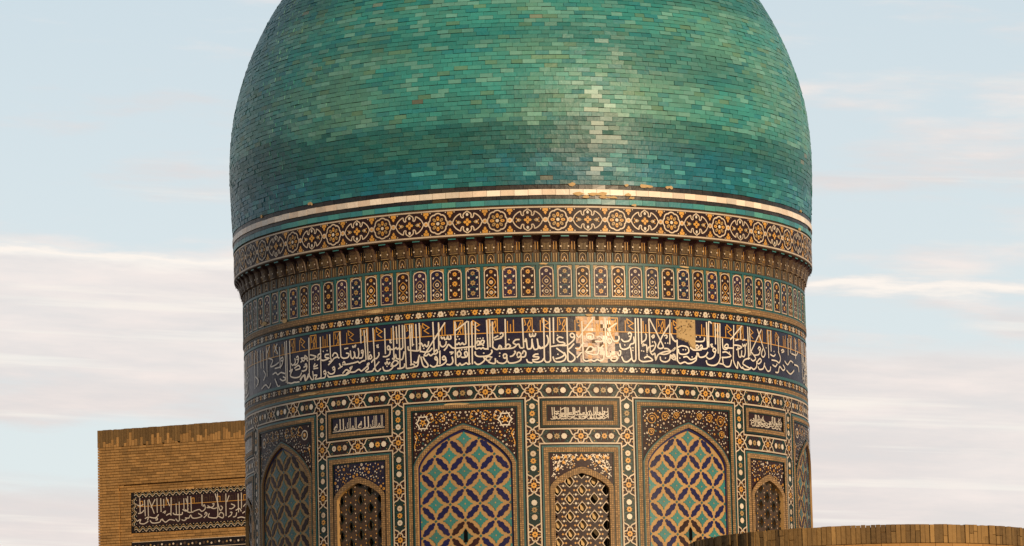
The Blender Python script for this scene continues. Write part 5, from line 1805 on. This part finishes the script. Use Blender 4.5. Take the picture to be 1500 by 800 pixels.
e = .095
wavy(px0 + e, pz1 - e, min(px1, 9) - e, pz1 - e); wavy(px0 + e, pz0 + e, min(px1, 9) - e, pz0 + e); wavy(px0 + e, pz0 + 2 * e, px0 + e, pz1 - 2 * e)
s.obj('meander_border', pan)
zt, zb = pz1 - .20, pz0 + .20
PANEL = """l 1.294,-1.973 1.302,-2.401
l 1.440,-2.029 1.461,-2.482
l 1.547,-2.035 1.555,-2.487
l 1.574,-2.013 1.742,-2.426
l 1.774,-2.025 1.638,-2.254
l 1.827,-2.004 1.835,-2.408
l 1.947,-2.011 1.955,-2.391
l 2.039,-2.040 2.042,-2.277
l 2.120,-1.997 2.223,-2.240
l 2.271,-2.006 2.260,-2.456
l 2.423,-2.181 2.432,-2.489
l 2.521,-2.139 2.522,-2.660
l 2.663,-2.053 2.666,-2.384
l 2.729,-2.056 2.792,-2.273
s 1.212,-2.158 1.318,-2.188 1.399,-2.145
s 1.236,-2.398 1.343,-2.380 1.423,-2.313
s 1.206,-2.610 1.314,-2.569 1.286,-2.662 1.419,-2.693 1.553,-2.629
s 1.447,-2.552 1.554,-2.511 1.527,-2.604
s 1.581,-2.512 1.767,-2.547 1.875,-2.458
s 1.607,-2.609 1.685,-2.684 1.898,-2.673 1.952,-2.605 2.005,-2.631
s 1.767,-2.570 1.820,-2.545 1.838,-2.598 1.780,-2.607
s 2.008,-2.418 2.088,-2.375 2.061,-2.445
s 1.979,-2.582 2.084,-2.683 2.218,-2.619 2.377,-2.652
s 2.113,-2.495 2.220,-2.454 2.272,-2.504
s 2.326,-2.436 2.379,-2.486 2.590,-2.498 2.618,-2.429
s 2.404,-2.606 2.482,-2.682 2.536,-2.614
s 2.589,-2.640 2.668,-2.668 2.748,-2.626
s 2.619,-2.358 2.724,-2.411 2.804,-2.345
l 2.785,-2.005 2.784,-2.448
l 2.883,-2.011 2.895,-2.455
l 3.227,-1.979 3.228,-2.292
l 3.633,-1.977 3.770,-2.453
l 3.705,-1.981 3.710,-2.605
l 3.965,-1.997 3.962,-2.619
l 4.065,-2.054 3.990,-2.232
l 4.340,-2.019 4.346,-2.537
l 4.441,-1.999 4.440,-2.439
s 2.698,-2.365 2.813,-2.450 2.959,-2.445
s 2.959,-2.432 3.134,-2.390 3.220,-2.447 3.323,-2.375 3.295,-2.269 3.251,-2.319
s 3.367,-2.352 3.541,-2.349 3.600,-2.261 3.542,-2.258
s 3.396,-2.301 3.569,-2.389 3.685,-2.370
s 2.695,-2.599 2.811,-2.606 2.870,-2.531 2.927,-2.613 3.073,-2.621 3.218,-2.577 3.103,-2.493
s 3.276,-2.632 3.378,-2.534 3.336,-2.480 3.306,-2.543
s 3.451,-2.512 3.421,-2.615 3.652,-2.654 3.710,-2.605 3.854,-2.665 3.884,-2.563 3.799,-2.506 3.740,-2.581
s 3.743,-2.373 3.799,-2.454 3.858,-2.380 3.801,-2.325
s 4.027,-2.649 4.115,-2.602 4.145,-2.526 4.087,-2.523
s 4.172,-2.657 4.258,-2.636 4.289,-2.534
s 4.119,-2.291 4.234,-2.350 4.146,-2.422 4.060,-2.417
s 4.315,-2.691 4.431,-2.672 4.545,-2.704
s 4.261,-2.481 4.377,-2.435 4.433,-2.516
l 4.493,-2.390 4.566,-2.317
l 4.461,-2.570 4.548,-2.523""".split('\n')
for off in (0, 3.6):
    cells = {}
    for ln in PANEL: cells.setdefault(int(float(ln.split()[1].split(',')[0]) / .6), []).append(ln)
    for key_, lns in sorted(cells.items()):
        s = Sheet()
        for ln in lns: pen(s, ln, .028, 'stone_white', D + .012, TOP)
        o = s.obj('lettering', pan)
        o.location.x = off
s = Sheet()
s.rect(px0 + .2, zt - .235, 9, zt - .220, 'amber', D + .009, du=4)
for k in range(40):
    a = px0 + .24 + k * .2
    s.stroke([(a, zt - .22), (a, zt - .02)], .018, 'brown', D + .008); s.stroke([(a + .05, zt - .22), (a + .05, zt - .08), (a + .12, zt - .08), (a + .12, zt - .22)], .018, 'amber' if k % 4 == 0 else 'brown', D + .008)
s.obj('gold_rule', pan)
# second panel starting just below
s = Sheet()
s.rect(px0, TOP - 6.5, px1, TOP - 3.155, 'black', D, du=4)
s.rect(px0 + .02, TOP - 3.20, px1 - .02, TOP - 3.185, 'cream', D + .008, du=4)
s.rect(px0 + .02, TOP - 3.43, px1 - .02, TOP - 3.415, 'cream', D + .008, du=4)
for k in range(70):
    a = px0 + .12 + k * .118
    mm = ('cream', 'brown', 'white', 'brown', 'ochre')[k % 5]
    s.disc(a, TOP - 3.31 + .022 * math.sin(k * 2.1), .030 if mm != 'brown' else .042, mm, D + .008, 7)
s.obj('flower_panel', bl)

# ------------------------------------------------------------------ round brick turret in the right foreground
TX, TY, TR, TZ = 4.80, -30.0, 2.52, 5.02 + H
tu = empty('round_turret', (TX, TY, 0))
prop(tu, 'low round turret of buff bricks, its rim of upright bricks crossing the lower right corner', 'turret')


def rev(name, prof, mname, parent, n=128, top=True):
    V = []; F = []; UV = []
    for (r, z) in prof:
        for i in range(n):
            a = 2 * PI * i / n
            V.append((r * math.sin(a), -r * math.cos(a), z))
    for j in range(len(prof) - 1):
        for i in range(n):
            k = (i + 1) % n
            F.append((j * n + i, j * n + k, (j + 1) * n + k, (j + 1) * n + i))
            ua, ub = 2 * PI * TR * i / n, 2 * PI * TR * (i + 1) / n
            UV += [ua, prof[j][1], ub, prof[j][1], ub, prof[j + 1][1], ua, prof[j + 1][1]]
    F.append(tuple((len(prof) - 1) * n + i for i in range(n))); UV += [0, 0] * n
    me = bpy.data.meshes.new(name); me.from_pydata(V, [], F)
    me.uv_layers.new(name='UVMap').data.foreach_set('uv', UV)
    me.materials.append(MATS[mname])
    return link(name, me, parent)


shaft = rev('shaft', [(TR - .05, 0), (TR - .05, TZ - .6), (TR - .02, TZ - .55), (TR - .02, TZ - .035)], 'brick_wall', tu)
a = 0
rt = random.Random(21)
NBT = 232
run = 0
for i in range(NBT):
    aw = 2 * PI / NBT
    a0, a1 = i * aw + .0012, (i + 1) * aw - .0016
    if run <= 0: dk = rt.random() < .46; run = rt.choice((1, 1, 2, 3))
    run -= 1
    j = rt.gauss(0, .005); zt_ = TZ - abs(rt.gauss(0, .005))
    hh = .255
    cut = TZ - hh * rt.uniform(.35, .65)
    parts_ = [(TZ - hh, zt_)] if rt.random() < .62 else [(TZ - hh, cut - .004), (cut + .004, zt_)]
    for (za, zb2) in parts_:
        j2 = j + rt.gauss(0, .004)
        b = block(a0, a1, za - H, TR, zb2 - H, TR, .06, (j2, j2 + rt.uniform(-.004, .004), j2 + rt.uniform(-.004, .004), j2))
        if dk: c = Vector((.080, .046, .018)).lerp(Vector((.15, .088, .032)), rt.random())
        else: c = Vector((.24, .138, .048)).lerp(Vector((.15, .085, .030)), rt.random())
        me = tiles_mesh([b], 'brick', [c]); me.materials.append(MATS['brick'])
        link('brick', me, tu)
TT, TCc = [], []
for k in range(4):
    n = 62
    for i in range(n):
        aw = 2 * PI / n
        a0, a1 = (i + .5 * (k % 2)) * aw + .002, (i + 1 + .5 * (k % 2)) * aw - .002
        z1 = TZ - .262 - k * .072
        TT.append(block(a0, a1, z1 - .060 - H, TR - .012, z1 - H, TR - .012, .05, [rt.uniform(-.004, .004)] * 4)); TCc.append(brick_color(rt))
me = tiles_mesh(TT, 'brick_courses', TCc); me.materials.append(MATS['brick'])
link('brick_courses', me, tu, kind='stuff')
